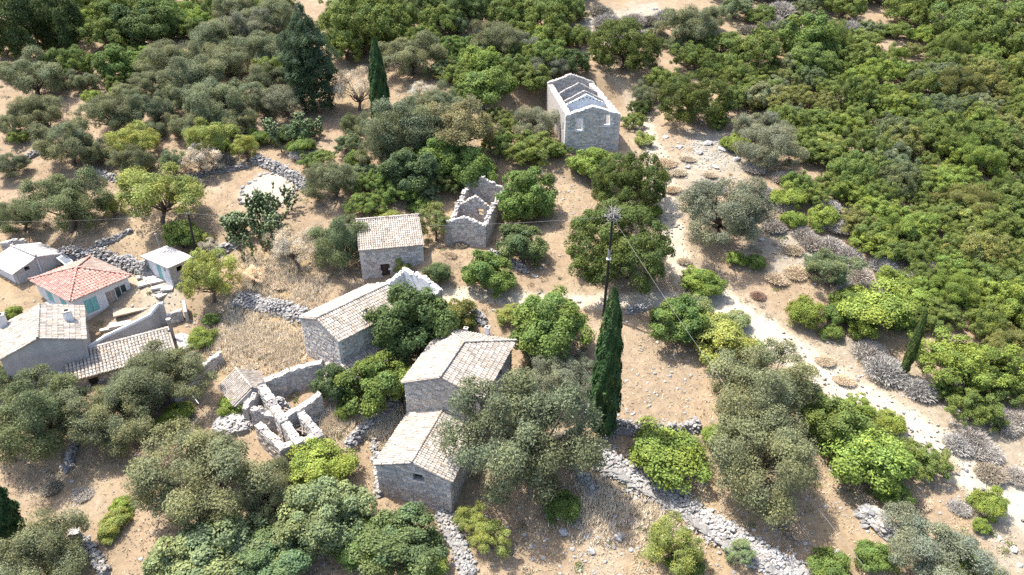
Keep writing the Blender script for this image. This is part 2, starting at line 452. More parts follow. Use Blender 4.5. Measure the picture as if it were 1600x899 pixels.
def wall(parent, P, Q, prof, zb, t, openings=(), outer='stone', inner=None, coping=None, base_see=-.6, core=None, name='wall', srow=(.15, .27), slen=(.2, .52)):
    """a wall whose outer face runs P->Q with the room on its left hand side (+90 degrees); local coordinates of parent"""
    P = A([P[0], P[1], 0.]); Q = A([Q[0], Q[1], 0.]); L = np.linalg.norm(Q - P)
    U = (Q - P) / L; N = A([-U[1], U[0], 0])
    prof = sorted(prof); pu = [p[0] for p in prof]; pz = [p[1] for p in prof]
    top = lambda u: np.interp(u, pu, pz)

    def X(u, v, z): return P + U * u + N * v + A([0, 0, z])
    mb = MB()
    us = sorted(set([0., L] + [min(max(u, 0), L) for u in pu] + [e for o_ in openings for e in o_[:2]]))
    V = []; Qd = []

    def quad(a_, b_, c_, d_):
        n = len(V); V.extend([a_, b_, c_, d_]); Qd.append([n, n + 1, n + 2, n + 3])
    for ua, ub in zip(us[:-1], us[1:]):
        if ub - ua < 1e-4: continue
        m = (ua + ub) / 2
        cov = sorted([o_ for o_ in openings if o_[0] < m < o_[1]], key=lambda o_: o_[2])
        z0a = z0b = zb
        spans = []
        for o_ in cov:
            spans.append((z0a, z0b, o_[2], o_[2])); z0a = z0b = o_[3]
        spans.append((z0a, z0b, top(ua), top(ub)))
        for k, (a0, b0, a1, b1) in enumerate(spans):
            if a1 - a0 < .01 and b1 - b0 < .01: continue
            quad(X(ua, 0, a0), X(ub, 0, b0), X(ub, 0, b1), X(ua, 0, a1))
            quad(X(ub, t, b0), X(ua, t, a0), X(ua, t, a1), X(ub, t, b1))
            quad(X(ua, 0, a1), X(ub, 0, b1), X(ub, t, b1), X(ua, t, a1))
            if k: quad(X(ua, t, a0), X(ub, t, b0), X(ub, 0, b0), X(ua, 0, a0))
    for o_ in openings:
        quad(X(o_[0], 0, o_[2]), X(o_[0], t, o_[2]), X(o_[0], t, o_[3]), X(o_[0], 0, o_[3]))
        quad(X(o_[1], t, o_[2]), X(o_[1], 0, o_[2]), X(o_[1], 0, o_[3]), X(o_[1], t, o_[3]))
    quad(X(0, t, zb), X(0, 0, zb), X(0, 0, top(0)), X(0, t, top(0)))
    quad(X(L, 0, zb), X(L, t, zb), X(L, t, top(L)), X(L, 0, top(L)))
    mb.add(A(V), Q=A(Qd))
    cm = core or {'stone': M['mortar']}.get(outer) or outer
    w_ = mb.build(name, cm, parent)
    sb = MB()
    R = np.stack([U, N, A([0, 0, 1.])], 1)
    faces = []
    if outer == 'stone': faces.append(0.)
    if inner == 'stone': faces.append(t)
    for v0 in faces:
        z = base_see; C = []; S = []
        zmax = max(pz)
        while z < zmax:
            hh = rng.uniform(*srow); u = -rng.uniform(0, .1)
            while u < L:
                ll = rng.uniform(*slen)
                if z < base_see + .01: pass
                uc, zc = u + ll / 2, z + hh / 2
                ue = min(u + ll, L + .03); us_ = max(u, -.03)
                if ue - us_ > .08 and not any(o_[0] - .04 < uc < o_[1] + .04 and o_[2] - hh * .3 < zc < o_[3] + hh * .3 for o_ in openings) and z + hh * .75 < top(min(max(uc, 0), L)):
                    pr = rng.uniform(.015, .055)
                    C.append(X((us_ + ue) / 2, v0 + (-pr / 2 + .02 if v0 == 0 else pr / 2 - .02), zc + rng.uniform(-.015, .015)))
                    S.append(((ue - us_) / 2 - .014, .02 + pr / 2, hh / 2 - .012))
                u += ll
            z += hh
        if C: sb.boxes(C, S, R, .22, stone_tint(len(C)))
    if coping:
        n = max(2, int(L / .27)); uu = np.sort(rng.uniform(0, L, n * 2)); vv = rng.uniform(.05, t - .05, n * 2)
        keep = [not any(o_[0] < u < o_[1] and o_[3] >= top(u) - .05 for o_ in openings) for u in uu]
        uu, vv = uu[keep], vv[keep]
        C = A([X(u, v, top(u) + rng.uniform(-.03, .07)) for u, v in zip(uu, vv)])
        sb.rocks(C, rng.uniform(.11, .25, (len(C), 1)) * coping, .45, stone_tint(len(C), .95, 1.4, .08))
    if sb.V:
        s_ = sb.build('stonework', M['stone'], w_)
        s_['kind'] = 'stuff'
    return w_


def quoins(parent, x, y, sx, sy, z0, z1):
    """larger corner stones, one object each"""
    z = z0; k = 0
    while z < z1 - .1:
        h_ = rng.uniform(.24, .34)
        lx, ly = ((.30, .17) if k % 2 else (.17, .30))
        b = MB(); b.boxes([(x + sx * (lx - .055), y + sy * (ly - .055), z + h_ / 2)], [(lx, ly, h_ / 2 - .012)], None, .12, stone_tint(1, .95, 1.35))
        b.build('quoin_stone', M['stone'], parent); z += h_; k += 1


# ------------------------------------------------------------------ roofs
def tile_batch(mb, C, R, L_, W_, tint, H_=.55):
    """half-round clay tiles: C centres, R (3,3) columns = across, upslope, normal"""
    n = len(C)
    if not n: return
    ang = np.linspace(0, np.pi, 5)
    prof = np.stack([np.cos(ang) * W_ / 2, np.sin(ang) * W_ * H_], 1)
    V = []
    for e, s_ in ((-1, 1.0), (1, .86)):
        V.append(np.stack([prof[:, 0] * s_, np.full(5, e * L_ / 2), prof[:, 1] * s_ + (-.0 if e > 0 else .03)], 1))
    T = np.concatenate(V)                                              # 10 verts
    q = A([[i, i + 1, i + 6, i + 5] for i in range(4)] + [[0, 5, 9, 4]])
    tri = A([[0, 1, 4], [1, 3, 4], [1, 2, 3]])
    VV_ = np.broadcast_to(T, (n, 10, 3)) + rng.uniform(-.012, .012, (n, 10, 3))
    yaw = rng.normal(0, .035, n)
    VV_ = np.stack([VV_[..., 0] - yaw[:, None] * VV_[..., 1], VV_[..., 1] + yaw[:, None] * VV_[..., 0], VV_[..., 2]], -1)
    VV_ = np.einsum('ij,nkj->nki', R, VV_) + np.asarray(C)[:, None]
    mb.add(VV_.reshape(-1, 3), Q=(q[None] + 10 * np.arange(n)[:, None, None]).reshape(-1, 4), T=(tri[None] + 10 * np.arange(n)[:, None, None]).reshape(-1, 3), c=np.repeat(tint, 10, 0))


def tile_tint(C, white=.5):
    n = len(C); b = rng.uniform(.87, 1.12, (n, 1))
    c = b * A([[1, 1, 1]])
    pink = rng.random((n, 1)) < .3
    c = np.where(pink, c * A([[1.0, .92, .86]]), c)
    grey = rng.random((n, 1)) < .26
    c = np.where(grey, c * A([[.78, .78, .77]]), c)
    return c * (1 + white * rng.random((n, 1)) * .25)


def slope(parent, poly, mat_bed, mat_tile, pitch=(.235, .36), thick=.10, white=.5, tiles=True, name='roof_slope', flat=.55, tintf=None):
    """a roof plane: poly in order eave-start, eave-end, ridge-end(, ridge-start); outward normal up"""
    P = [A(p, float) for p in poly]
    e = P[1] - P[0]; e /= np.linalg.norm(e)
    nn = np.cross(P[1] - P[0], P[2] - P[0]); nn /= np.linalg.norm(nn)
    if nn[2] < 0: nn = -nn
    up = np.cross(nn, e)
    if up[2] < 0: up = -up
    mb = MB(); n = len(P)
    V = P + [p - nn * thick for p in P]
    Q = [[i, (i + 1) % n, n + (i + 1) % n, n + i] for i in range(n)]
    if n == 4: mb.add(V, Q=Q + [[0, 1, 2, 3], [7, 6, 5, 4]])
    else: mb.add(V, Q=Q, T=[[0, 1, 2], [5, 4, 3]])
    slab = mb.build(name, mat_bed, parent)
    if tiles:
        q2 = A([[(p - P[0]) @ e, (p - P[0]) @ up] for p in P])
        ue = np.arange(q2[:, 0].min() + pitch[0] / 2, q2[:, 0].max(), pitch[0])
        vs = np.arange(pitch[1] * .42, q2[:, 1].max() + .02, pitch[1])
        cu, cv = np.meshgrid(ue, vs); cu = cu.ravel() + rng.normal(0, .008, cu.size); cv = cv.ravel() + rng.normal(0, .015, cv.size)
        ins = np.ones(len(cu), bool)
        m = len(q2); area = sum(q2[i][0] * q2[(i + 1) % m][1] - q2[(i + 1) % m][0] * q2[i][1] for i in range(m))
        for i in range(m):
            a_, b_ = q2[i], q2[(i + 1) % m]; ed = b_ - a_; Ln = np.linalg.norm(ed)
            if Ln < 1e-3: continue
            dist = (ed[0] * (cv - a_[1]) - ed[1] * (cu - a_[0])) / Ln * np.sign(area)
            ins &= dist > .04
        cu, cv = cu[ins], cv[ins]
        C = P[0] + cu[:, None] * e + cv[:, None] * up + nn * .012
        tb = MB(); tt = tile_tint(C, white) if tintf is None else tintf(len(C))
        tile_batch(tb, C, np.stack([e, up, nn], 1), pitch[1] * 1.16, pitch[0] * .93, tt, flat)
        t_ = tb.build('tiling', mat_tile, slab)
        if t_: t_['kind'] = 'stuff'
    return slab


def ridge(parent, a_, b_, mat, w_=.26, step=.40, white=.8, name='ridge_cap', tintf=None):
    a_ = A(a_, float); b_ = A(b_, float); L = np.linalg.norm(b_ - a_); d = (b_ - a_) / L
    n = max(1, int(L / step)); ts = (np.arange(n) + .5) * L / n
    C = a_ + ts[:, None] * d + A([0, 0, .02])
    sd = np.cross(d, [0, 0, 1.]); sd /= np.linalg.norm(sd); up = np.cross(sd, d)
    mb = MB(); tile_batch(mb, C, np.stack([sd, d, up], 1), L / n * 1.12, w_, tile_tint(C, white) if tintf is None else tintf(n), .5)
    o = mb.build(name, mat, parent); o['kind'] = 'stuff'
    return o


def house_root(key, name, label, cat):
    O, a, w, d, h, r = HOUSE[key]
    root = empty(name, O, -a)
    tag(root, label, cat)
    return root, w, d, h, r


def gable_prof(w, h, r): return [(0, h), (w / 2, h + r), (w, h)]


def lintel(parent, x0, x1, z, y, mat=None, name='lintel', dep=.16):
    b = MB(); b.boxes([((x0 + x1) / 2, y + dep - .05, z + .09)], [((x1 - x0) / 2 + .18, dep, .085)], None, .05, stone_tint(1, 1.0, 1.2)); return b.build(name, mat or M['stone'], parent)


def plank_door(parent, x0, x1, z0, z1, y, mat):
    d = MB(); d.box((x0, y, z0), (x1, y + .05, z1)); o = d.build('door', mat, parent)
    n = 4; w_ = (x1 - x0) / n
    for i in range(n):
        b = MB(); b.box((x0 + i * w_ + .012, y - .025, z0 + .02), (x0 + (i + 1) * w_ - .012, y - .003, z1 - .02), c=A([1, 1, 1]) * rng.uniform(.8, 1.3)); b.build('plank', mat, o)
    b = MB(); b.box((x1 - .16, y - .06, (z0 + z1) / 2 - .06), (x1 - .12, y - .026, (z0 + z1) / 2 + .06)); b.build('handle', M['metal'], o)
    return o


def chimney(parent, x, y, z0, z1, s=.28, mat=None):
    b = MB(); b.box((x - s, y - s, z0), (x + s, y + s, z1)); c = b.build('chimney', mat or M['plaster'], parent)
    b = MB(); b.box((x - s - .06, y - s - .06, z1 + .003), (x + s + .06, y + s + .06, z1 + .07)); b.build('chimney_cap', M['concrete'], c)
    b = MB(); b.box((x - s * .5, y - s * .5, z1 + .074), (x + s * .5, y + s * .5, z1 + .12)); b.build('flue', M['dark'], c)
    return c


T_ = .5


def box_walls(root, w, d, h, r, openings=(), zb=-3.0, kind='stone', back_gable=True, core=None, base_see=-1.2, side_open=((), (), ())):
    ro, bo, lo = side_open
    gp = gable_prof(w, h, r)
    wall(root, (0, 0), (w, 0), gp, zb, T_, openings, kind, core=core, base_see=base_see)
    wall(root, (w, T_), (w, d - T_), [(0, h), (d - 2 * T_, h)], zb, T_, ro, kind, core=core, base_see=base_see)
    wall(root, (w, d), (0, d), gp if back_gable else [(0, h), (w, h)], zb, T_, bo, kind, core=core, base_see=base_see)
    wall(root, (0, d - T_), (0, T_), [(0, h), (d - 2 * T_, h)], zb, T_, lo, kind, core=core, base_see=base_see)


def gable_roof(root, w, d, h, r, ov=.22, of=.12, bed=None, tile=None, hip=False, **kw):
    bed = bed or M['tilebed']; tile = tile or M['tile']
    k = r / (w / 2); ze = h - ov * k + .10; zr = h + r + .10
    rf = empty('roof', (0, 0, 0), 0, root)
    y0, y1 = -of, d + of
    if not hip:
        slope(rf, [(-ov, y1, ze), (-ov, y0, ze), (w / 2, y0, zr), (w / 2, y1, zr)], bed, tile, **kw)
        slope(rf, [(w + ov, y0, ze), (w + ov, y1, ze), (w / 2, y1, zr), (w / 2, y0, zr)], bed, tile, **kw)
        ridge(rf, (w / 2, y0, zr + .05), (w / 2, y1, zr + .05), tile)
    else:
        yb = d + ov; yh = yb - (w / 2 + ov)
        slope(rf, [(-ov, yb, ze), (-ov, y0, ze), (w / 2, y0, zr), (w / 2, yh, zr)], bed, tile, **kw)
        slope(rf, [(w + ov, y0, ze), (w + ov, yb, ze), (w / 2, yh, zr), (w / 2, y0, zr)], bed, tile, **kw)
        slope(rf, [(w + ov, yb, ze), (-ov, yb, ze), (w / 2, yh, zr)], bed, tile, **kw)
        ridge(rf, (w / 2, y0, zr + .05), (w / 2, yh, zr + .05), tile)
        ridge(rf, (-ov, yb, ze + .05), (w / 2, yh, zr + .05), tile)
        ridge(rf, (w + ov, yb, ze + .05), (w / 2, yh, zr + .05), tile)
    return rf


# ---- near house, lower block
root, w, d, h, r = house_root('lower', 'stone_house', 'low stone house with small square window below the hipped house', 'house')
wx = w * .50; op = [(wx, wx + .9, h - .72, h + .02), (w * .765, w * .765 + .15, h - .62, h - .48), (w * .82, w * .82 + .16, h - 1.62, h - 1.44)]
box_walls(root, w, d + .6, h, r, op, side_open=([], [], []))
gable_roof(root, w, d + .62, h, r, white=.8, flat=.4, of=.1)
lintel(root, wx, wx + .9, h + .023, 0)
b = MB(); b.boxes([(wx + .45, -.02, h - .765)], [(.56, .09, .04)], None, .05, A([[1.2, 1.2, 1.2]])); b.build('window_sill', M['stone'], root)
b = MB(); b.box((wx + .01, .40, h - .72), (wx + .07, .46, h + .02)); b.build('window_frame', M['wood'], root); b = MB(); b.box((wx + .83, .40, h - .72), (wx + .89, .46, h + .02)); b.build('window_frame', M['wood'], root)
for (x, y, sx, sy) in ((0, 0, 1, 1), (w, 0, -1, 1)): quoins(root, x, y, sx, sy, -.7, h - .1)

# ---- near house, upper block with a hipped rear
root, w, d, h, r = house_root('upper', 'stone_house', 'taller stone house with smooth tan hipped roof above the lower block', 'house')
box_walls(root, w, d, h, r, [], back_gable=False, side_open=([(d * .5, d * .5 + .8, h - 1.5, h - .4)], [], []))
gable_roof(root, w, d, h, r, hip=True, white=.5, pitch=(.27, .42), ov=.3, flat=.34)
chimney(root, w * .62, d + .55, h - .9, h + .75, .2, M['plaster'])
chimney(root, w * .30, d + .5, h - .9, h + .25, .16, M['plaster'])
for (x, y, sx, sy) in ((0, 0, 1, 1), (w, 0, -1, 1)): quoins(root, x, y, sx, sy, .3, h - .1)

# ---- tiled house with its ruined end
root, w, d, h, r = house_root('tiled', 'tiled_house', 'long pale tiled house with grey gable end and roofless plastered end room', 'house')
box_walls(root, w, d, h, r, [], core=M['mortar'])
gable_roof(root, w, d, h, r, white=.7)
for (x, y, sx, sy) in ((0, 0, 1, 1), (w, 0, -1, 1)): quoins(root, x, y, sx, sy, -.4, h - .1)
e0 = d + .02; e1 = d + 4.6
wall(root, (w, e0), (w, e1), jag(4.58, h - .3, .2), -3, T_, [], 'stone', inner=None, coping=.9, core=M['plaster'])
wall(root, (w, e1), (0, e1), jag(w, [(0, h - .2), (w * .45, h + .5), (w, h + .2)], .2), -3, T_, [], 'stone', coping=.9, core=M['plaster'])
wall(root, (0, e1 - T_), (0, e0), jag(4.1, [(0, h + .2), (2, h - .4), (4.1, h + .1)], .2), -3, T_, [], 'stone', coping=.9, core=M['plaster'])
# lean-to roof on the right flank
slope(root, [(w + 2.1, -.2, h * .22), (w + 2.1, 4.6, h * .22), (w + .06, 4.6, h * .38), (w + .06, -.2, h * .38)], M['tilebed'], M['tile'], name='lean_to_roof', white=.3)
wall(root, (w + .06, .15), (w + 1.9, .15), [(0, h * .33), (1.84, h * .2)], -3, .3, [], 'stone', name='lean_to_wall')
wall(root, (w + 1.9, .45), (w + 1.9, 4.4), [(0, h * .2), (3.95, h * .2)], -3, .3, [], 'stone', name='lean_to_wall')
# broken yard walls behind its left flank
wall(root, (-1.0, 5.2), (-1.0, 1.9), jag(3.3, [(0, h * .75), (1.4, h * .6), (3.3, h * .35)], .35), -3, .45, [], 'stone', 'stone', coping=1.1, name='broken_wall')
wall(root, (-1.9, 7.4), (-1.9, 4.4), jag(3.0, [(0, h * .55), (3, h * .75)], .3), -3, .45, [], 'stone', 'stone', coping=1.1, name='broken_wall')
wall(root, (-1.9, 4.4), (-.55, 4.4), jag(1.35, h * .72, .2), -3, .45, [], 'stone', 'stone', coping=1.1, name='broken_wall')

# ---- small stone house with a dark door
root, w, d, h, r = house_root('door', 'stone_cottage', 'small stone cottage with dark plank door and one tiled roof slope', 'house')
dx = w * .30; dop = [(dx, dx + .95, -.2, 1.62), (dx - 1.0, dx - .84, .35, .52)]
wall(root, (0, 0), (w, 0), [(0, h), (w, h)], -3, T_, dop, 'stone', base_see=-1)
rb = r + .9
wall(root, (w, T_), (w, d), [(0, h), (d - T_, h + rb)], -3, T_, [], 'stone')
wall(root, (w - T_, d), (T_, d), [(0, h + rb), (w - 2 * T_, h + rb)], -3, T_, [], 'stone')
wall(root, (0, d), (0, T_), [(0, h + rb), (d - T_, h)], -3, T_, [], 'stone')
rf = empty('roof', (0, 0, 0), 0, root)
slope(rf, [(-.15, -.22, h + .06), (w + .15, -.22, h + .06), (w + .15, d - .5, h + rb + .1), (-.15, d - .5, h + rb + .1)], M['tilebed'], M['tile'], white=.5)
slope(rf, [(w + .15, d + .3, h + rb - .25), (-.15, d + .3, h + rb - .25), (-.15, d - .5, h + rb + .1), (w + .15, d - .5, h + rb + .1)], M['tilebed'], M['tile'], white=.9)
ridge(rf, (-.15, d - .5, h + rb + .16), (w + .15, d - .5, h + rb + .16), M['tile'], .34, white=1.3)
plank_door(root, dx, dx + .95, -.2, 1.62, .22, M['wood'])
lintel(root, dx, dx + .95, 1.623, 0)
for (x, y, sx, sy) in ((0, 0, 1, 1), (w, 0, -1, 1)): quoins(root, x, y, sx, sy, -.3, h - .1)

# ---- small gabled ruin
root, w, d, h, r = house_root('ruin', 'ruined_house', 'small roofless ruin with stepped gables beside round green trees', 'ruin')
wall(root, (0, 0), (w, 0), jag(w, gable_prof(w, h, r), .12, .5), -3, T_, [], 'stone', 'stone', coping=1., base_see=-1)
ym = d * .47
wo = [(w * .45, w * .45 + .75, h - 1.1, h - .2)]
wall(root, (T_, ym), (w - T_, ym), jag(w - 2 * T_, [(0, h + .1), ((w - 2 * T_) / 2, h + r + .5), (w - 2 * T_, h)], .1, .5), -3, .42, wo, 'stone', 'stone', coping=.9, name='cross_wall')
b = MB(); b.box((w * .45 + T_, ym + .1, h - .68), (w * .45 + T_ + .75, ym + .2, h - .60)); b.build('window_beam', M['oldwood'], root)
wall(root, (w, d), (0, d), jag(w, [(0, h + .3), (w / 2, h + r + .9), (w, h + .8)], .35, .5), -3, T_, [], 'stone', 'stone', coping=1.)
wall(root, (w, T_), (w, d - T_), jag(d - 2 * T_, [(0, h - .1), (d * .4, h + .3), (d - 2 * T_, h + .2)], .45), -3, T_, [], 'stone', 'stone', coping=.8)
wall(root, (0, d - T_), (0, T_), jag(d - 2 * T_, [(0, h + .9), (d * .25, h + .4), (d * .5, h + .1), (d * .72, h - .5), (d - 2 * T_, h - .3)], .45), -3, T_, [], 'stone', 'stone', coping=.8)

# ---- large roofless ruin
root, w, d, h, r = house_root('bigruin', 'ruined_house', 'large roofless stone ruin with four gabled cross walls and bluish plaster', 'ruin')
TB = .85
fo_ = [(w * .19, w * .19 + .95, h - 2.15, h - .45), (w * .71, w * .71 + .9, h - 1.55, h - .1), (w * .12, w * .12 + .2, h - 1.4, h - 1.2), (w * .9, w * .9 + .2, h - 1.25, h - 1.05)]
wall(root, (0, 0), (w, 0), jag(w, gable_prof(w, h, r), .06, .5), -4, TB, fo_, 'stone', None, coping=.5, base_see=-1.6, core=M['plaster'])
lintel(root, fo_[0][0], fo_[0][1], h - .447, 0); lintel(root, fo_[1][0], fo_[1][1], h - .097, 0)
b = MB(); b.boxes([(fo_[0][0] + .47, -.03, h - 2.2)], [(.6, .12, .045)], None, .05); b.build('window_sill', M['stone'], root)
for k, (yy, pl, dz) in enumerate(((d * .27, M['plaster'], .15), (d * .60, M['mortar'], .3))):
    wall(root, (TB, yy), (w - TB, yy), jag(w - 2 * TB, [(0, h + dz - .1), (w / 2 - TB, h + r + dz + .25), (w - 2 * TB, h + dz - .1)], .05, .5), -4, .45, [], pl if k == 0 else 'stone', None, coping=.45, name='cross_wall')
# double ridge line of the first cross wall: a second thin gable close behind it
wall(root, (TB, d * .27 + 1.5), (w - TB, d * .27 + 1.5), jag(w - 2 * TB, [(0, h + .2), (w / 2 - TB, h + r + .5), (w - 2 * TB, h + .2)], .05, .5), -4, .4, [], 'stone', None, coping=.45, name='cross_wall')
wall(root, (w, d), (0, d), jag(w, gable_prof(w, h + .15, r + .2), .1, .5), -4, TB, [], 'stone', 'stone', coping=.55)
wall(root, (w, TB), (w, d - TB), jag(d - 2 * TB, h, .28), -4, TB, [], 'stone', None, coping=.7, core=M['concrete'])
wall(root, (0, d - TB), (0, TB), jag(d - 2 * TB, h, .10), -4, TB, [(d * .82, d * .82 + .6, h - 2.6, h - 1.5)], M['concrete'], None, coping=.5)
for i in range(11):
    x = TB + .3 + i * (w - 2 * TB - .6) / 10; z = h + r + .05 - abs(x - w / 2) / (w / 2) * r - .15
    b = MB(); b.box((x - .06, d * .27 - .04, z), (x + .06, d * .27 - .002, z + .14)); b.build('joist_socket', M['dark'], root)  # black block on the wall face; the hollow's shade is painted, not cut
for (x, y, sx, sy) in ((0, 0, 1, 1), (w, 0, -1, 1)): quoins(root, x, y, sx, sy, -1, h - .1)

# ---- grey gable house at the frame edge
root, w, d, h, r = house_root('gable', 'rendered_house', 'grey rendered gable house with pale roof and two chimneys', 'house')
box_walls(root, w, d, h, r, [], kind=M['render'])
gable_roof(root, w, d, h, r, white=.6, pitch=(.3, .45), ov=.25, flat=.28)
chimney(root, w * .86, d * .55, h - .1, h + 1.45, .34)
chimney(root, -.35 + w * .06, d * .93, h - .2, h + 1.35, .32, M['whitewash'])

# ---- long tiled shed
root, w, d, h, r = house_root('long', 'tiled_shed', 'long low shed with ribbed clay tile roof half under an olive', 'shed')
wall(root, (0, 0), (w, 0), [(0, h), (w, h)], -3, .4, [(w * .16, w * .16 + .8, -.6, h - .35)], 'stone', base_see=-.8)
wall(root, (w, .4), (w, d), [(0, h), (d - .4, h + r)], -3, .4, [], 'stone')
wall(root, (w - .4, d), (.4, d), [(0, h + r), (w - .8, h + r)], -3, .4, [], 'stone')
wall(root, (0, d), (0, .4), [(0, h + r), (d - .4, h)], -3, .4, [], 'stone')
rf = empty('roof', (0, 0, 0), 0, root)
slope(rf, [(-.1, -.25, h + .02), (w + .1, -.25, h + .02), (w + .1, d - .2, h + r + .1), (-.1, d - .2, h + r + .1)], M['tilebed'], M['tile'], pitch=(.3, .40), white=.35, flat=.62)
ridge(rf, (-.1, d - .1, h + r + .14), (w + .1, d - .1, h + r + .14), M['tile'], .42, .36, 1.2)
plank_door(root, w * .16, w * .16 + .8, -.6, h - .35, .2, M['wood'])
b = MB(); b.tube([(w + .25, d - .5, h - .8), (w + .25, d - .5, h + r + 1.3)], .17, 10); fl = b.build('flue_pipe', M['oldwood'], root)
b = MB(); b.tube([(w + .25, d - .5, h + r + 1.3), (w + .25, d - .5, h + r + 1.42)], .24, 10); b.build('flue_cap', M['concrete'], fl)
b = MB(); b.box((w + .5, .4, -2), (w + 2.2, d + .3, h - .25)); b.build('lean_to_block', M['mortar'], root)
b = MB(); b.box((w + .42, .3, h - .246), (w + 1.15, d + .2, h - .15)); b.box((w + 1.2, .3, h - .246), (w + 2.3, d + .2, h - .17)); b.build('lean_to_slab', M['sheet'], root)

# ---- white shed with sheet roof
root, w, d, h, r = house_root('shed', 'white_shed', 'pale shed with bright sheet roof and one black window hole', 'shed')
box_walls(root, w, d, h, r, [(w * .20, w * .20 + .5, h - .30, h + .12)], kind=M['render'])


def sheet_tint(n): return rng.uniform(.95, 1.08, (n, 1)) * A([[1, 1, 1]])


gable_roof(root, w, d, h, r, bed=M['sheet'], tile=M['sheet'], pitch=(.9, 1.2), flat=.05, tintf=sheet_tint)
b = MB(); b.box((w * .48, -.14, -.5), (w * .48 + .1, -.004, h + r * .7)); b.build('downpipe', M['whitewash'], root)
b = MB(); b.box((-.05, T_ + .1, -1.5), (-.004, d - T_ - .1, h - .1)); b.build('whitewash_coat', M['whitewash'], root)
p = root.matrix_basis.copy()
t = empty('solar_panel', root.location + p.to_3x3() @ __import__('mathutils').Vector((w * .98, -.75, 0)), root.rotation_euler.z + .25)
tag(t, 'white framed tilted panel standing between pale shed and red-roofed house', 'panel')
Rp = A([[1, 0, 0], [0, math.cos(.7), -math.sin(.7)], [0, math.sin(.7), math.cos(.7)]])
b = MB(); b.boxes([(0, 0, 1.1)], [(.55, .65, .04)], Rp); b.build('frame', M['white'], t)
b = MB(); b.boxes([(0, -.03, 1.146)], [(.38, .45, .006)], Rp); b.build('glass_pane', M['metal'], t)
for sx in (-.45, .45):
    b = MB(); b.tube([(sx, .4, -.4), (sx, .4, 1.35)], .03); b.build('leg', M['metal'], t)

# ---- red hipped house
root, w, d, h, r = house_root('red', 'red_roofed_house', 'white house with red hipped tile roof and turquoise shutters', 'house')
ro = [(w * .55, w * .55 + .95, -.1, 1.95), (w * .72, w * .72 + 1.25, .75, 2.05), (w * .17, w * .17 + 1.3, .5, 2.05)]
wall(root, (0, 0), (w, 0), [(0, h), (w, h)], -3, .3, ro, M['whitewash'])
wall(root, (w, .3), (w, d - .3), [(0, h), (d - .6, h)], -3, .3, [], M['whitewash'])
wall(root, (w, d), (0, d), [(0, h), (w, h)], -3, .3, [], M['whitewash'])
lo_ = [(d * .22, d * .22 + 1.2, .9, 2.1), (d * .60, d * .60 + 1.2, .9, 2.1)]
wall(root, (0, d - .3), (0, .3), [(0, h), (d - .6, h)], -3, .3, lo_, M['whitewash'])
b = MB(); b.box((-.05, -.05, -.9), (w + .05, -.004, .28)); b.build('plinth', M['concrete'], root)
rf = empty('roof', (0, 0, 0), 0, root); ov = .32; ze = h + .02; zr = h + r + .1; cx, cy = w / 2, d / 2


def red_tint(n): return rng.uniform(.8, 1.15, (n, 1)) * np.where(rng.random((n, 1)) < .25, A([[1.05, 1.25, 1.3]]), A([[1, 1, 1]]))


c00, c10, c01, c11 = (-ov, -ov, ze), (w + ov, -ov, ze), (-ov, d + ov, ze), (w + ov, d + ov, ze); ap = (cx, cy, zr)
slope(rf, [c00, c10, ap], M['redtile'], M['redtile'], pitch=(.30, .38), flat=.34, tintf=red_tint)
slope(rf, [c01, c00, ap], M['redtile'], M['redtile'], pitch=(.30, .38), flat=.34, tintf=red_tint)
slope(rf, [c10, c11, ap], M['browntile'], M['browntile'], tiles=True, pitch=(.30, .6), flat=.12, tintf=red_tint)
slope(rf, [c11, c01, ap], M['redtile'], M['redtile'], pitch=(.30, .38), flat=.34, tintf=red_tint)
for c_ in (c00, c10, c01, c11): ridge(rf, (c_[0], c_[1], ze + .06), (cx, cy, zr + .06), M['redtile'], .24, tintf=red_tint, name='hip_cap')
b = MB(); b.box((-ov, -ov - .05, ze - .12), (w + ov, -ov - .003, ze - .01)); b.build('fascia', M['concrete'], rf)


def shutter(x0, x1, z0, z1, flat_axis, name='shutter'):
    n = 2
    for i in range(n):
        a0 = x0 + (x1 - x0) * i / n + .015; a1 = x0 + (x1 - x0) * (i + 1) / n - .015
        b = MB()
        if flat_axis == 'y': b.box((a0, .02, z0), (a1, .06, z1))
        else: b.box((.02, a0, z0), (.06, a1, z1))
        o = b.build(name, M['turq'], root)
        for j in range(6):
            zz = z0 + (z1 - z0) * (j + .5) / 6; b = MB()
            if flat_axis == 'y': b.box((a0 + .05, .003, zz - .05), (a1 - .05, .018, zz + .05))
            else: b.box((.003, a0 + .05, zz - .05), (.018, a1 - .05, zz + .05))
            b.build('slat', M['turq'], o)


shutter(*ro[2], 'y')
plank_door(root, *ro[0], .12, M['oldwood'])
x0, x1, z0, z1 = ro[1]
wf = MB()
for q_ in ((x0, x0 + .06, z0, z1), (x1 - .06, x1, z0, z1), (x0 + .06, x1 - .06, z0, z0 + .06), (x0 + .06, x1 - .06, z1 - .06, z1), ((x0 + x1) / 2 - .03, (x0 + x1) / 2 + .03, z0 + .06, z1 - .06)): wf.box((q_[0], .08, q_[2]), (q_[1], .14, q_[3]))
wf = wf.build('window', M['white'], root)
for i in range(2):
    g0 = x0 + .06 + i * ((x1 - x0) / 2 - .03); b = MB(); b.box((g0, .105, z0 + .06), (g0 + (x1 - x0) / 2 - .09, .115, z1 - .06)); b.build('pane', M['glass'], wf)
b = MB(); b.box((x0 - .1, -.09, z0 - .07), (x1 + .1, .02, z0 - .003)); b.build('window_sill', M['concrete'], root)
b = MB(); b.box((x0, -.02, -.1), (x1, -.006, z0 - .08)); b.build('apron_panel', M['turq'], root)
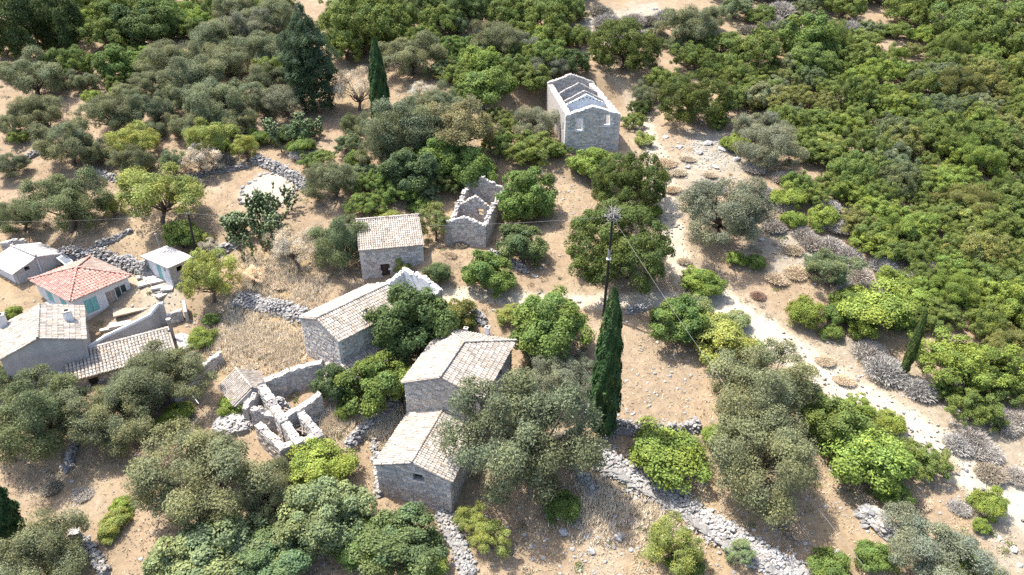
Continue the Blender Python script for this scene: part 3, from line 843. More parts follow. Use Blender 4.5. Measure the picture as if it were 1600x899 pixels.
for q_ in lo_:
    shutter(d - .3 - q_[1], d - .3 - q_[0], q_[2], q_[3], 'x')
    b = MB(); b.box((-.45, d - .3 - q_[1] - .1, q_[2] - .2), (-.003, d - .3 - q_[0] + .1, q_[2] - .12)); b.build('window_ledge', M['whitewash'], root)

# ---- flat roofed hut
root, w, d, h, r = house_root('hut', 'flat_roofed_hut', 'small white hut with flat pale roof slab and turquoise door', 'hut')
lo2 = [(d * .42, d * .42 + .8, .0, h - .25), (d * .72, d * .72 + .3, h - .7, h - .3)]
wall(root, (0, 0), (w, 0), [(0, h), (w, h)], -2, .2, [(w * .3, w * .3 + .7, h - .9, h - .3)], M['render'])
wall(root, (w, .2), (w, d - .2), [(0, h), (d - .4, h)], -2, .2, [], M['whitewash'])
wall(root, (w, d), (0, d), [(0, h), (w, h)], -2, .2, [], M['whitewash'])
wall(root, (0, d - .2), (0, .2), [(0, h), (d - .4, h)], -2, .2, lo2, M['whitewash'])
b = MB(); b.box((-.25, -.25, h + .004), (w + .25, d + .25, h + .13)); b.build('roof', M['sheet'], root)
b = MB(); y0_ = d - .2 - lo2[0][1]; b.box((.06, y0_, 0), (.1, y0_ + .8, h - .25)); dr = b.build('door', M['turq'], root)
for j in range(3):
    b = MB(); b.box((.035, y0_ + .03 + j * .26, .05), (.057, y0_ + .25 + j * .26, h - .3)); b.build('plank', M['turq'], dr)
b = MB(); b.box((-.16, -.14, -.6), (-.003, 1.1, .75)); b.build('buttress', M['whitewash'], root)

# ---- low tiled roof in the vines
root, w, d, h, r = house_root('low', 'tiled_outbuilding', 'tiny tiled roof on low white walls sunk in straw', 'outbuilding')
box_walls(root, w, d, h, r, [], kind=M['whitewash'])
gable_roof(root, w, d, h, r, white=.0, pitch=(.22, .36))


# ---- walls and ruins given by where their tops stand
def px_wall(name, pts, h, t, label, cat, kind='stone', coping=1.0, amp=.15, core=None, group=None, part='wall', root=None, hs=None):
    """a wall of height h over the ground; pts are photograph pixels of its top edge"""
    P = [hit(a_, b_, h)[0] for a_, b_ in pts]
    if root is None:
        root = empty(name, P[0]); tag(root, label, cat, group, 'thing')
    o = A(root.location)
    for i, (p, q_) in enumerate(zip(P[:-1], P[1:])):
        L = np.linalg.norm((q_ - p)[:2])
        h0 = h if hs is None else hs[i]; h1 = h if hs is None else hs[i + 1]
        pr = jag(L, [(0, p[2] - o[2] + h0), (L, q_[2] - o[2] + h1)], amp, .4) if amp else [(0, p[2] - o[2] + h0), (L, q_[2] - o[2] + h1)]
        zb = min(p[2], q_[2]) - o[2] - 1.2
        wall(root, (p - o)[:2], (q_ - o)[:2], pr, zb, t, [], kind, 'stone' if kind == 'stone' else None, coping, base_see=zb + .6, core=core, name=part)
    return root


rr = px_wall('ruined_house', [(414, 597), (452, 580), (503, 566)], 2.4, .62, 'collapsed multi-room stone ruin with crumbling pale wall tops', 'ruin', part='wall', coping=.5, core=M['tancore'])
px_wall('', [(503, 566), (511, 600)], 2.0, .62, '', '', root=rr, coping=.5, core=M['tancore'], amp=.3)
px_wall('', [(449, 652), (430, 622), (414, 597)], 2.4, .7, '', '', root=rr, coping=.5, core=M['tancore'], amp=.3)
px_wall('', [(449, 652), (475, 636), (502, 615)], 2.1, .62, '', '', root=rr, coping=.5, core=M['tancore'], amp=.2)
px_wall('', [(474, 690), (449, 654)], 2.1, .65, '', '', root=rr, coping=.5, core=M['tancore'], amp=.2)
px_wall('', [(437, 703), (474, 690), (505, 677)], 1.9, .65, '', '', root=rr, coping=.5, core=M['tancore'], amp=.2)
px_wall('', [(505, 677), (474, 640)], 2.0, .62, '', '', root=rr, coping=.5, core=M['tancore'], amp=.2)
px_wall('', [(398, 664), (437, 703)], 2.1, .62, '', '', root=rr, coping=.5, core=M['tancore'], amp=.2)
px_wall('', [(390, 640), (449, 654)], 1.9, .62, '', '', root=rr, coping=.5, core=M['tancore'], amp=.35)
px_wall('', [(385, 636), (404, 612)], 2.0, .5, '', '', root=rr, coping=.5, core=M['tancore'], amp=.3)
px_wall('', [(404, 612), (420, 603)], 2.0, .5, '', '', root=rr, coping=.5, core=M['tancore'], amp=.3)
ro_ = A(rr.location)
for i in range(16):                     # fallen beams lying in the rooms
    c_ = hit(rng.uniform(415, 480), rng.uniform(630, 690), 1.2)[0] - ro_; th = rng.uniform(0, 3.14); L = rng.uniform(.7, 1.5)
    v_ = A([math.cos(th), math.sin(th), rng.uniform(-.25, .25)]) * L
    b = MB(); b.tube([c_ + A([0, 0, .9]) - v_, c_ + A([0, 0, .9]) + v_], .07, 5); b.build('fallen_beam', M['oldwood'], rr)
hp = MB()
for (cx_, cy_, r_, hh_) in ((366, 654, 34, .8), (436, 628, 14, 1.6), (452, 668, 8, 1.0), (486, 655, 9, .9)):
    p, dep = hit(cx_, cy_, hh_ * .7); Rm = r_ * dep / 1067; n = int(70 * Rm * Rm) + 40
    a_ = rng.uniform(0, 6.28, n); q_ = np.sqrt(rng.random(n)) * Rm
    C = np.stack([p[0] + np.cos(a_) * q_, p[1] + np.sin(a_) * q_ * .8, p[2] + hh_ * (1 - (q_ / Rm) ** 2) ** .7 - .05], 1) - ro_
    hp.rocks(C, rng.uniform(.08, .2, (n, 1)), .5, stone_tint(n, 1.0, 1.6, .08))
    g_ = np.linspace(-1, 1, 15); gx_, gy_ = np.meshgrid(g_, g_); X_ = gx_ * np.sqrt(1 - gy_ * gy_ / 2) * Rm; Y_ = gy_ * np.sqrt(1 - gx_ * gx_ / 2) * Rm * .8
    q2_ = np.clip(np.hypot(X_, Y_ / .8) / Rm, 0, 1); Z_ = hh_ * (1 - q2_ ** 2) ** .7 - .12 + rng.normal(0, .05, X_.shape) - .5 * (q2_ > .98); i_ = (np.arange(14)[:, None] * 15 + np.arange(14)[None]).ravel()
    hp.add(np.stack([X_, Y_, Z_], -1).reshape(-1, 3) + p - ro_, Q=np.stack([i_, i_ + 1, i_ + 16, i_ + 15], 1), c=(1.05, .98, .88))
s_ = hp.build('rubble_heap', M['rock'], rr); s_['kind'] = 'stuff'

px_wall('garden_wall', [(131, 541), (160, 524), (200, 507), (232, 494), (247, 482), (255, 481)], 1.9, .35, 'plastered yard wall with white curved coping beside the long shed', 'wall', M['render'], None, 0, part='wall', hs=[1.5, 1.6, 1.7, 1.9, 2.3, 2.3])
gw = [o for o in COL.objects if o.name.startswith('garden_wall')][0]
cp = MB(); P = hits([(131, 541), (160, 524), (200, 507), (232, 494), (247, 482), (255, 481)], 1.9) - A(gw.location); P[:, 2] += A([1.5, 1.6, 1.7, 1.9, 2.3, 2.3]) + .02
nrm_ = A([.45, .9, 0]) * .17; cp.tube(P + nrm_, .2, 7); cp.build('coping', M['whitewash'], gw)
px_wall('garden_wall', [(271, 617), (292, 597), (318, 572), (346, 551)], 1.1, .4, 'dark curved stone wall enclosing the olive beside the long shed', 'wall', 'stone', 1.0, .1)
px_wall('garden_wall', [(258, 494), (283, 486)], 1.2, .4, 'short dark stone wall joining the plastered yard wall', 'wall', 'stone', .8, .1)
px_wall('garden_wall', [(284, 469), (287, 488)], 1.3, .3, 'short pale wall stub under the yellow-green tree', 'wall', M['render'], None, 0)
px_wall('garden_wall', [(60, 600), (85, 588), (105, 578)], 1.0, .4, 'low stone wall below the grey gable house', 'wall', 'stone', 1.2, .15)
px_wall('garden_wall', [(0, 402), (12, 396)], 1.0, .4, 'broken wall corner behind the pale shed', 'wall', 'stone', 1.0, .15)
px_wall('ruined_wall', [(0, 380), (20, 379), (38, 375)], 1.6, .5, 'tumbled ruin wall with fallen tiles behind the pale shed', 'ruin', 'stone', 1.3, .3)

# yard slabs
px_list = [((166, 499), (228, 481), .5, 'tan concrete terrace slab inside the walled yard')]
p0, p1 = hit(180, 503)[0], hit(238, 478)[0]
U = nrm(p1 - p0); U[2] = 0; U = nrm(U); N_ = A([-U[1], U[0], 0])
t = empty('terrace', p0); tag(t, 'tan flat terrace slab above a dark recess in the walled yard', 'terrace')
Rm = np.stack([U, N_, A([0, 0, 1.])], 1); L = np.linalg.norm((p1 - p0)[:2])
b = MB(); b.boxes([U * L / 2 + N_ * 1.1 + A([0, 0, .62])], [(L / 2, 1.2, .07)], Rm, tint=A([.9, .78, .66])); b.build('slab', M['concrete'], t)
b = MB(); b.boxes([U * L / 2 + N_ * 1.4 + A([0, 0, .0])], [(L / 2 - .1, .9, .548)], Rm); b.build('retaining_wall', M['mortar'], t)
for i, (px_, py_, sx, sy, an) in enumerate([(228, 444, .8, .5, .6), (222, 434, .5, .35, .5), (246, 451, .6, .35, .4), (247, 440, 1.1, .5, .5), (236, 436, .7, .4, .7), (262, 452, .6, .5, .2), (252, 463, .5, .4, 1.0), (172, 515, .9, .25, .5), (188, 508, 1.0, .5, .4), (200, 512, .4, .3, .2)]):
    p, _ = hit(px_, py_); s_ = empty('paving_slab', p + A([0, 0, .0]), an)
    tag(s_, 'pale concrete slab lying in the yard by the white hut' if i < 7 else 'pale concrete step inside the walled yard', 'slab', 'slabs by the white hut' if i < 7 else 'steps inside the walled yard')
    b = MB(); b.boxes([(0, 0, .10)], [(sx, sy, .10)], None, .04, A([1, 1, 1]) * rng.uniform(.95, 1.25)); b.build('slab', M['concrete'], s_)

# threshing floor and its drystone wall
p, dep = hit(420, 297); t = empty('threshing_floor', p); tag(t, 'round whitish threshing floor of packed lime below a drystone wall', 'threshing floor')
for i in range(26):
    a_ = i / 26 * 6.283; rr_ = 3.4 + .25 * math.sin(i * 1.7); n = 1
    b = MB(); q_ = A([math.cos(a_) * rr_, math.sin(a_) * rr_ * 1.05, 0]); z_ = float(terrain(p[0] + q_[0], p[1] + q_[1])) - p[2]
    b.rocks([q_ + A([0, 0, z_ + .12])], [[.36, .36, .3]], .8, stone_tint(1, 1.0, 1.4)); b.build('edge_stone', M['rock'], t)
g = np.linspace(-1, 1, 23); gx, gy = np.meshgrid(g, g); m_ = np.hypot(gx, gy) <= 1.01
X_ = gx * np.sqrt(1 - gy * gy / 2) * 3.4; Y_ = gy * np.sqrt(1 - gx * gx / 2) * 3.55
Z_ = terrain(X_ + p[0], Y_ + p[1]) - p[2] + .11
ii = (np.arange(22)[:, None] * 23 + np.arange(22)[None]).ravel()
b = MB(); b.add(np.stack([X_, Y_, Z_], -1).reshape(-1, 3), Q=np.stack([ii, ii + 1, ii + 24, ii + 23], 1), c=A([.84, .78, .71])); b.build('floor', M['concrete'], t, True)


def drystone(pts, width, height, label, big=34, group=None, dens=1.0, size=(.07, .17), name='drystone_wall', cat='wall', bright=(.7, 1.35)):
    P = hits(pts); root = empty(name, P[0]); tag(root, label, cat, group, 'thing'); o = A(root.location)
    seg = np.linalg.norm(np.diff(P[:, :2], axis=0), axis=1); cum = np.concatenate([[0], np.cumsum(seg)]); L = cum[-1]
    n = int(L * width * 50 * dens) + 20
    s_ = rng.uniform(0, L, n); off = np.clip(rng.normal(0, .42, n), -1.1, 1.1)
    x = np.interp(s_, cum, P[:, 0]); y = np.interp(s_, cum, P[:, 1])
    i = np.clip(np.searchsorted(cum, s_) - 1, 0, len(seg) - 1); dr = (P[i + 1] - P[i])[:, :2]; dr /= np.linalg.norm(dr, axis=1, keepdims=True)
    x = x - dr[:, 1] * off * width / 2; y = y + dr[:, 0] * off * width / 2
    hh = height * (1 - np.abs(off) ** 2 * .8) * (1 + .25 * np.sin(s_ * 1.7)) * np.sqrt(rng.random(n))
    C = np.stack([x, y, terrain(x, y) + np.maximum(hh, 0)], 1) - o
    S = rng.uniform(size[0], size[1], n)
    mb = MB(); mb.rocks(C, S[:, None], .62, stone_tint(n, *bright, .06))
    # solid heart of the bank so that the stones rest on something
    m = 26 * len(P); ss = np.linspace(0, L, m); hx = np.interp(ss, cum, P[:, 0]); hy = np.interp(ss, cum, P[:, 1])
    mb.rocks(np.stack([hx, hy, terrain(hx, hy)], 1) - o, np.stack([np.full(m, max(width * .38, L / m * .8))] * 2 + [np.full(m, height * .5)], 1), 1., np.full((m, 3), .8))
    st = mb.build('rubble', M['rock'], root); st['kind'] = 'stuff'
    for j in range(big):                # the stones one can pick out
        sj = rng.uniform(0, L); oj = rng.uniform(-.8, .8); k = min(max(np.searchsorted(cum, sj) - 1, 0), len(seg) - 1); d_ = (P[k + 1] - P[k])[:2]; d_ = d_ / np.linalg.norm(d_)
        xx = np.interp(sj, cum, P[:, 0]) - d_[1] * oj * width / 2; yy = np.interp(sj, cum, P[:, 1]) + d_[0] * oj * width / 2
        b = MB(); b.rocks([(0, 0, 0)], [[rng.uniform(.17, .3), rng.uniform(.14, .25), rng.uniform(.12, .2)]], .75, stone_tint(1, .85, 1.35, .05))
        q_ = b.build('stone', M['rock'], root); q_.location = A([xx, yy, float(terrain(xx, yy)) + height * (1 - oj * oj * .7) * rng.uniform(.7, 1.05)]) - o
    return root


drystone([(925, 712), (960, 728), (1000, 752), (1050, 782), (1100, 818), (1150, 850), (1205, 880), (1270, 912)], 2.7, .55, 'broad tumbled drystone wall of white rubble running across the slope', 46, size=(.08, .18), bright=(.9, 1.5))
drystone([(905, 640), (930, 655), (958, 672), (1000, 676), (1045, 680), (1090, 668)], 1.3, 1.0, 'terrace wall of rough stones at the foot of the tall cypress', 24, bright=(.6, 1.2))
drystone([(398, 252), (425, 262), (450, 275), (482, 295)], 1.8, 1.0, 'pale drystone bank curving above the threshing floor', 24)
drystone([(95, 408), (130, 402), (165, 408), (200, 418), (235, 430)], 2.0, 1.3, 'grey drystone wall curving behind the red-roofed house', 34)
drystone([(372, 470), (400, 476), (435, 484), (478, 498)], 2.2, .8, 'spread drystone rubble wall left of the long tiled house', 30)
drystone([(545, 700), (562, 682), (590, 655), (622, 632)], 1.1, .8, 'narrow drystone wall climbing beside the lower stone house', 22)
drystone([(330, 402), (350, 394), (375, 380)], 1.3, .8, 'short drystone bank by the prickly pears', 14)
drystone([(820, 425), (790, 408), (765, 398)], 1.1, .6, 'low stone edging above the round green bush', 10)
drystone([(1345, 805), (1368, 812), (1385, 835)], 1.6, .7, 'stack of flat white slabs at the end of the terrace', 16, size=(.2, .42))
drystone([(690, 800), (715, 850), (735, 899)], 1.6, .35, 'pale rubble spilling from the corner of the lower house', 14, dens=.8)
drystone([(120, 690), (105, 735)], .9, .5, 'few dark stones edging the shade under the olives', 6)
drystone([(125, 845), (150, 870), (165, 899)], 1.0, .5, 'short stone edge beside the square stone stub', 8)
drystone([(740, 490), (755, 505)], 1.1, .6, 'small stone heap behind the hipped house', 6)
drystone([(585, 690), (590, 740), (592, 775)], .8, .4, 'stone edge running along the lower house flank', 8)
drystone([(980, 488), (1008, 482)], 1.0, .5, 'small rubble edge between side track and bare field', 5)
drystone([(150, 385), (175, 378), (205, 362)], .8, .5, 'dark low stone edge under the olive behind the red-roofed house', 6, bright=(.5, 1.))
drystone([(0, 262), (30, 255), (60, 240)], 1.2, .6, 'low stone terrace edge at the frame side among olives', 8)
drystone([(135, 268), (165, 275), (190, 285)], 1.2, .6, 'stony terrace edge between two olives and a low prickly pear', 8)
drystone([(285, 285), (330, 270), (385, 262)], 1.0, .7, 'dark stone terrace edge behind the threshing floor', 8, bright=(.5, 1.1))
drystone([(880, 700), (905, 735), (925, 770)], 1.4, .5, 'scattered stones beside the big olive below the tall cypress', 8, dens=.6)
p, _ = hit(122, 846); t = empty('stone_pillar', p, .4); tag(t, 'square stone stub with pale cap beside the corner olive', 'pillar')
b = MB(); b.boxes([(0, 0, .4)], [(.28, .28, .6)], None, .1); b.build('shaft', M['mortar'], t)
b = MB(); b.boxes([(0, 0, 1.06)], [(.36, .36, .055)], None, .1); b.build('cap', M['concrete'], t)

# loose rocks
ROCK_SPOTS = [(882, 832, 1.3), (968, 838, 1.5), (925, 862, 1.0), (905, 890, .8), (985, 860, .7), (1105, 225, 2), (1130, 235, 2.2), (1150, 250, 1.6), (1075, 262, 1.4), (1118, 262, 1.6), (1092, 240, 1.8), (1060, 230, 1.3), (1040, 215, 1.2), (1165, 225, 1.4), (1005, 30, 2.2), (985, 45, 2), (1022, 15, 1.8), (955, 25, 1.6), (750, 50, 2.0), (725, 65, 1.6), (820, 425, 1.1), (835, 432, .9), (1290, 792, .6), (1258, 850, .7), (1530, 790, .7), (1560, 840, .9), (1585, 860, 1.), (1210, 395, 1.), (1190, 375, 1.), (350, 525, .6), (372, 535, .7), (388, 520, .6), (330, 540, .6), (1330, 600, .7), (845, 420, .7), (960, 700, .7), (930, 690, .8), (1470, 700, .7)]
for i, (px_, py_, s_) in enumerate(ROCK_SPOTS):
    p, dep = hit(px_, py_); b = MB(); s_ *= .36
    C = rng.normal(0, s_ * .35, (4, 3)) * A([1, 1, .15]); C[0] = 0
    b.rocks(C[:1], [[s_, s_ * rng.uniform(.6, .9), s_ * .7]], .7, stone_tint(1, 1.05, 1.5, .05))
    b.rocks(C[1:], rng.uniform(.35, .6, (3, 1)) * s_, .7, stone_tint(3, 1.0, 1.5, .05))
    o = b.build('boulder', M['rock']); o.location = p + A([0, 0, s_ * .12])
    g_ = 'near' if py_ > 700 and px_ < 1100 else 'bare' if 150 < py_ < 300 else 'top' if py_ < 100 else 'path' if px_ > 1100 else 'mid'
    tag(o, {'near': 'pale weathered boulder on bare ground near the broad rubble wall', 'bare': 'white limestone boulder on the bare slope right of the large ruin', 'top': 'pale outcrop boulder high on the slope above the large ruin', 'path': 'small pale boulder in dry scrub beside the white footpath', 'mid': 'small pale boulder in straw between the houses'}[g_], 'boulder', {'near': 'boulders by the rubble wall', 'bare': 'boulders by the large ruin', 'top': 'boulders on the upper slope', 'path': 'boulders by the footpath', 'mid': 'boulders between the houses'}[g_])


# ------------------------------------------------------------------ plants
def sphere_dirs(n, rs, bottom):
    i = np.arange(n * 2) + .5; z = 1 - 2 * i / (n * 2); th = np.pi * (1 + 5 ** .5) * i + rs.uniform(0, 6)
    d = np.stack([np.sqrt(1 - z * z) * np.cos(th), np.sqrt(1 - z * z) * np.sin(th), z], 1)
    d = nrm(d + rs.normal(0, .22, d.shape)); d = d[d[:, 2] > bottom]
    return d[rs.permutation(len(d))[:n]]


def leaves(P, Nn, Tn, ln, wd, rs, tint):
    n = len(P)
    Tn = nrm(Tn - (Tn * Nn).sum(1, keepdims=True) * Nn); B = np.cross(Nn, Tn)
    l = ln * rs.uniform(.6, 1.25, (n, 1)) / 2; w_ = wd * rs.uniform(.65, 1.25, (n, 1)) / 2
    V = np.stack([P - Tn * l, P + B * w_ - Tn * l * .15, P + Tn * l, P - B * w_ - Tn * l * .15], 1).reshape(-1, 3)
    return V, np.arange(n * 4).reshape(n, 4), np.repeat(tint, 4, 0)


def crown(seed, R, Hz, cz, nl, lr, N, leaf, bottom=-.35, sub=9, shoots=.0, loose=.22, uneven=.2, hue=.12, inner=.25, mat='leaf', upw=.25, radlo=.66):
    rs = np.random.default_rng(seed)
    D = sphere_dirs(nl, rs, bottom); nl = len(D)
    ph = rs.uniform(0, 6.28, 4)
    az = np.arctan2(D[:, 1], D[:, 0]); m = 1 + uneven * (.6 * np.sin(2 * az + ph[0]) + .5 * np.sin(3 * az + ph[1]) + .4 * np.sin(5 * az + ph[2])) * .7
    rad = rs.uniform(radlo, min(1.12, 2.0 - radlo), nl)
    C = D * A([R - lr, R - lr, Hz - lr * .8]) * (m * rad)[:, None]
    ni = int(nl * inner); Ci = D[rs.permutation(nl)[:ni]] * A([R, R, Hz]) * rs.uniform(.15, .5, (ni, 1))
    C = np.concatenate([C, Ci]); D2 = np.concatenate([D, nrm(Ci + 1e-3)])
    r = lr * rs.uniform(.7, 1.3, len(C)); L = len(C)
    cnt = np.maximum(20, (N * r ** 2 / (r ** 2).sum()).astype(int)); idx = np.repeat(np.arange(L), cnt); n = len(idx)
    sd = nrm(rs.normal(0, 1, (L, sub, 3)) + .55 * D2[:, None] + A([0, 0, .35])); sr = rs.uniform(.72, 1.25, (L, sub))
    si = rs.integers(0, sub, n)
    d = nrm(sd[idx, si] + rs.normal(0, .34, (n, 3)))
    dep = 1 - np.abs(rs.normal(0, loose, n))
    P = C[idx] + d * (r[idx] * dep * sr[idx, si])[:, None] * A([1, 1, .9])
    P[:, 2] += cz
    P[:, 2] = np.maximum(P[:, 2], .04 + rs.random(n) * .12)
    Nn = nrm(d * .9 + rs.normal(0, .45, (n, 3)) + A([0, 0, upw]))
    Tn = rs.normal(0, 1, (n, 3))
    if shoots: Tn = np.where(rs.random((n, 1)) < shoots, nrm(d + A([0, 0, .35])) * 1.4 + Tn * .5, Tn); Nn = np.where(rs.random((n, 1)) < shoots, nrm(Nn + rs.normal(0, .6, (n, 3))), Nn)
    lt = rs.uniform(.86, 1.16, L)[idx] * rs.uniform(.82, 1.2, (L, sub))[idx, si] * rs.uniform(.72, 1.32, n)
    hv = (rs.uniform(-hue, hue, L)[idx] + rs.uniform(-hue, hue, n) * .8)
    tint = np.stack([lt * (1 + hv), lt * (1 + .3 * hv), lt * (1 - hv)], 1)
    V, Q, tt = leaves(P, Nn, Tn, leaf[0], leaf[1], rs, tint)
    Cw = C.copy(); Cw[:, 2] += cz
    return mesh('crown', V, Q, M[mat], tt), Cw, r


def limbs(seed, C, cz, R, stems=1, rad=.2, nb=14, fork=.35, mat='bark', tintc=(1, 1, 1), droop=0):
    rs = np.random.default_rng(seed + 500); mb = MB()
    pick = rs.permutation(len(C))[:nb]
    for s_ in range(stems):
        a_ = rs.uniform(0, 6.28); b0 = A([math.cos(a_), math.sin(a_), 0]) * (rad * 1.5 if stems > 1 else 0)
        f = b0 * 1.6 + A([rs.normal(0, .08) * R, rs.normal(0, .08) * R, fork * cz])
        mb.tube([b0 - A([0, 0, .5]), b0 + A([0, 0, .02]), (b0 + f) / 2 + rs.normal(0, .05 * R, 3) * A([1, 1, 0]), f], [rad * 1.5, rad * 1.2, rad * .95, rad * .8], 7, tintc)
        for k in pick[s_::stems]:
            c = C[k]; mid = f * .5 + c * .5 + rs.normal(0, .06 * R, 3)
            mb.tube([f - A([0, 0, .1]), f * .75 + c * .25 + rs.normal(0, .03 * R, 3), mid, c], [rad * .6, rad * .42, rad * .25, rad * .08], 5, tintc)
    fs = []
    if mb.Q: fs.append(np.concatenate(mb.Q))
    if mb.T: fs.append(np.concatenate(mb.T))
    return mesh('trunk', np.concatenate(mb.V), fs, M[mat], np.concatenate(mb.C), True)


SPEC = {}                                # kind -> list of (crown mesh, trunk mesh), reference radius, centre height


def add_species(key, n, R, hz, cz, **kw):
    lk = {k: kw.pop(k) for k in list(kw) if k in ('stems', 'rad', 'nb', 'fork')}
    v = []
    for i in range(n):
        cm, C, r = crown(3 + i * 37 + len(SPEC) * 101, R, hz * R, cz * R, **kw)
        v.append((cm, limbs(i * 13 + len(SPEC) * 7, C, cz * R, R, **lk)))
    SPEC[key] = (v, R, cz)


add_species('olive', 5, 4.5, .74, .74, nl=46, lr=1.08, N=50000, leaf=(.205, .075), shoots=.55, loose=.28, uneven=.42, hue=.07, bottom=-.75, rad=.32, nb=16, fork=.35, sub=12, inner=.15)
add_species('broad', 3, 3.4, .78, .68, nl=44, lr=.85, N=30000, leaf=(.2, .14), loose=.2, uneven=.22, hue=.10, bottom=-.6, rad=.2, nb=12, fork=.25, sub=8)
add_species('bush', 3, 2.0, .72, .55, nl=30, lr=.62, N=16000, leaf=(.13, .09), loose=.22, uneven=.25, hue=.10, bottom=-.5, stems=3, rad=.07, nb=10, sub=7)
add_species('maquis', 5, 3.0, .72, .58, nl=84, lr=.5, N=32000, leaf=(.13, .09), loose=.24, uneven=.34, hue=.10, bottom=-.5, stems=3, rad=.11, nb=12, sub=7)
add_species('dome', 2, 5.4, .74, .62, nl=120, lr=.85, N=58000, leaf=(.185, .13), loose=.2, radlo=.88, uneven=.08, hue=.10, bottom=-.55, stems=3, rad=.2, nb=16, sub=8)
add_species('airy', 3, 3.0, .82, .95, nl=34, lr=.75, N=22000, leaf=(.18, .075), shoots=.4, loose=.32, uneven=.32, hue=.10, bottom=-.6, rad=.17, nb=18, fork=.5, sub=7)


def twiggy(seed, R, H, n, leafn=0, wd=.03):
    rs = np.random.default_rng(seed); az = rs.uniform(0, 6.28, n); el = rs.uniform(.15, 1.45, n)
    d = np.stack([np.cos(az) * np.cos(el), np.sin(az) * np.cos(el), np.sin(el)], 1)
    r0 = rs.uniform(.25, .85, n); P = d * A([R, R, H]) * r0[:, None]
    t = nrm(d + rs.normal(0, .55, (n, 3))); L = rs.uniform(.12, .38, (n, 1)) * R * .7
    B = nrm(np.cross(t, rs.normal(0, 1, (n, 3)))) * wd * rs.uniform(.6, 1.4, (n, 1))
    V = np.stack([P - B, P + B, P + t * L], 1); V[..., 2] = np.maximum(V[..., 2], .0)
    tint = rs.uniform(.7, 1.3, (n, 1)) * A([[1, 1, 1]])
    return mesh('twigs', V.reshape(-1, 3), np.arange(n * 3).reshape(n, 3), M['twig'], np.repeat(tint, 3, 0))


def stemset(seed, R, H, mat='twig'):
    rs = np.random.default_rng(seed); mb = MB()
    for k in range(9):
        a_ = rs.uniform(0, 6.28); e = A([math.cos(a_) * R * .6, math.sin(a_) * R * .6, H * rs.uniform(.5, .9)])
        mb.tube([(0, 0, -.2), e * .45 + rs.normal(0, .06, 3), e], [.05, .035, .01], 4)
    return mesh('stems', np.concatenate(mb.V), [np.concatenate(mb.Q), np.concatenate(mb.T)], M[mat], np.concatenate(mb.C), True)


SPEC['dry'] = ([(twiggy(900 + i, 1.2, .8, 9000, 0, .02), stemset(920 + i, 1.2, .85)) for i in range(3)], 1.2, .42)
# dry tree: bare limbs with a haze of twigs and a few leaves
v = []
for i in range(2):
    cm, C, r = crown(1400 + i, 2.8, 2.3, 2.6, nl=34, lr=.7, N=11000, leaf=(.26, .035), shoots=.7, loose=.4, uneven=.3, hue=.1, bottom=-.5)
    v.append((cm, limbs(1410 + i, C, 2.6, 2.8, rad=.16, nb=24, fork=.4)))
SPEC['drytree'] = (v, 2.8, .93)

KINDS = {'olive': ('olive_tree', 'olive tree', 'tree', 'crown', 'trunk'), 'broad': ('broadleaf_tree', 'broadleaf tree', 'tree', 'crown', 'trunk'), 'bush': ('leafy_bush', 'bush', 'bush', 'foliage', 'stem'),
         'maquis': ('evergreen_shrub', 'evergreen shrub', 'shrub', 'foliage', 'stem'), 'airy': ('almond_tree', 'airy tree', 'tree', 'crown', 'trunk'), 'dry': ('dry_shrub', 'leafless dry shrub', 'shrub', 'twig_mass', 'stem'),
         'dome': ('evergreen_shrub', 'broad domed evergreen', 'shrub', 'foliage', 'stem'),
         'drytree': ('dry_tree', 'half-dry tree', 'tree', 'crown', 'trunk')}
COLORS = {'og': ((.155, .17, .092), 'grey-green'), 'od': ((.12, .145, .07), 'dull green'), 'os': ((.165, .175, .115), 'silvery'), 'gd': ((.068, .097, .034), 'dark green'), 'g': ((.105, .148, .04), 'green'), 'gl': ((.15, .19, .042), 'bright green'),
          'gy': ((.195, .215, .06), 'yellow-green'), 'gb': ((.085, .118, .05), 'blue-green'), 'gp': ((.155, .185, .085), 'pale green'), 'm': ((.115, .147, .04), 'deep green'), 'mb': ((.14, .15, .05), 'brownish green'), 'ml': ((.155, .205, .046), 'light green'),
          'br': ((.16, .145, .07), 'brown-tinged'), 'gr': ((.50, .455, .40), 'ash grey'), 'tn': ((.58, .47, .33), 'straw-coloured'), 'pk': ((.33, .22, .17), 'rusty'), 'grn': ((.36, .32, .25), 'grey-brown')}
LAND = [('the red-roofed house', 125, 450), ('the pale shed', 50, 410), ('the flat-roofed hut', 265, 418), ('the grey gable house', 65, 540), ('the long shed', 190, 555), ('the collapsed ruin', 430, 640), ('the long tiled house', 550, 490),
        ('the stone cottage', 610, 390), ('the small gabled ruin', 732, 335), ('the large ruin', 915, 180), ('the hipped house', 710, 570), ('the lower house', 645, 730), ('the tall cypress', 945, 570), ('the utility pole', 950, 400),
        ('the path junction', 1090, 465), ('the far cypress', 595, 140), ('the dark conifer', 490, 90), ('the broad rubble wall', 1090, 810), ('the slim cypress', 1425, 540), ('the leaning pole', 300, 365), ('the threshing floor', 420, 295), ('the bare field', 1030, 600),
        ('the corner cypress', 15, 790), ('the white slab stack', 1370, 820)]
ORD = ['first', 'second', 'third', 'fourth', 'fifth', 'sixth', 'seventh', 'eighth', 'ninth', 'tenth', 'eleventh', 'twelfth', 'thirteenth', 'fourteenth', 'fifteenth', 'sixteenth']
pending = {}
used = {}
count = {}


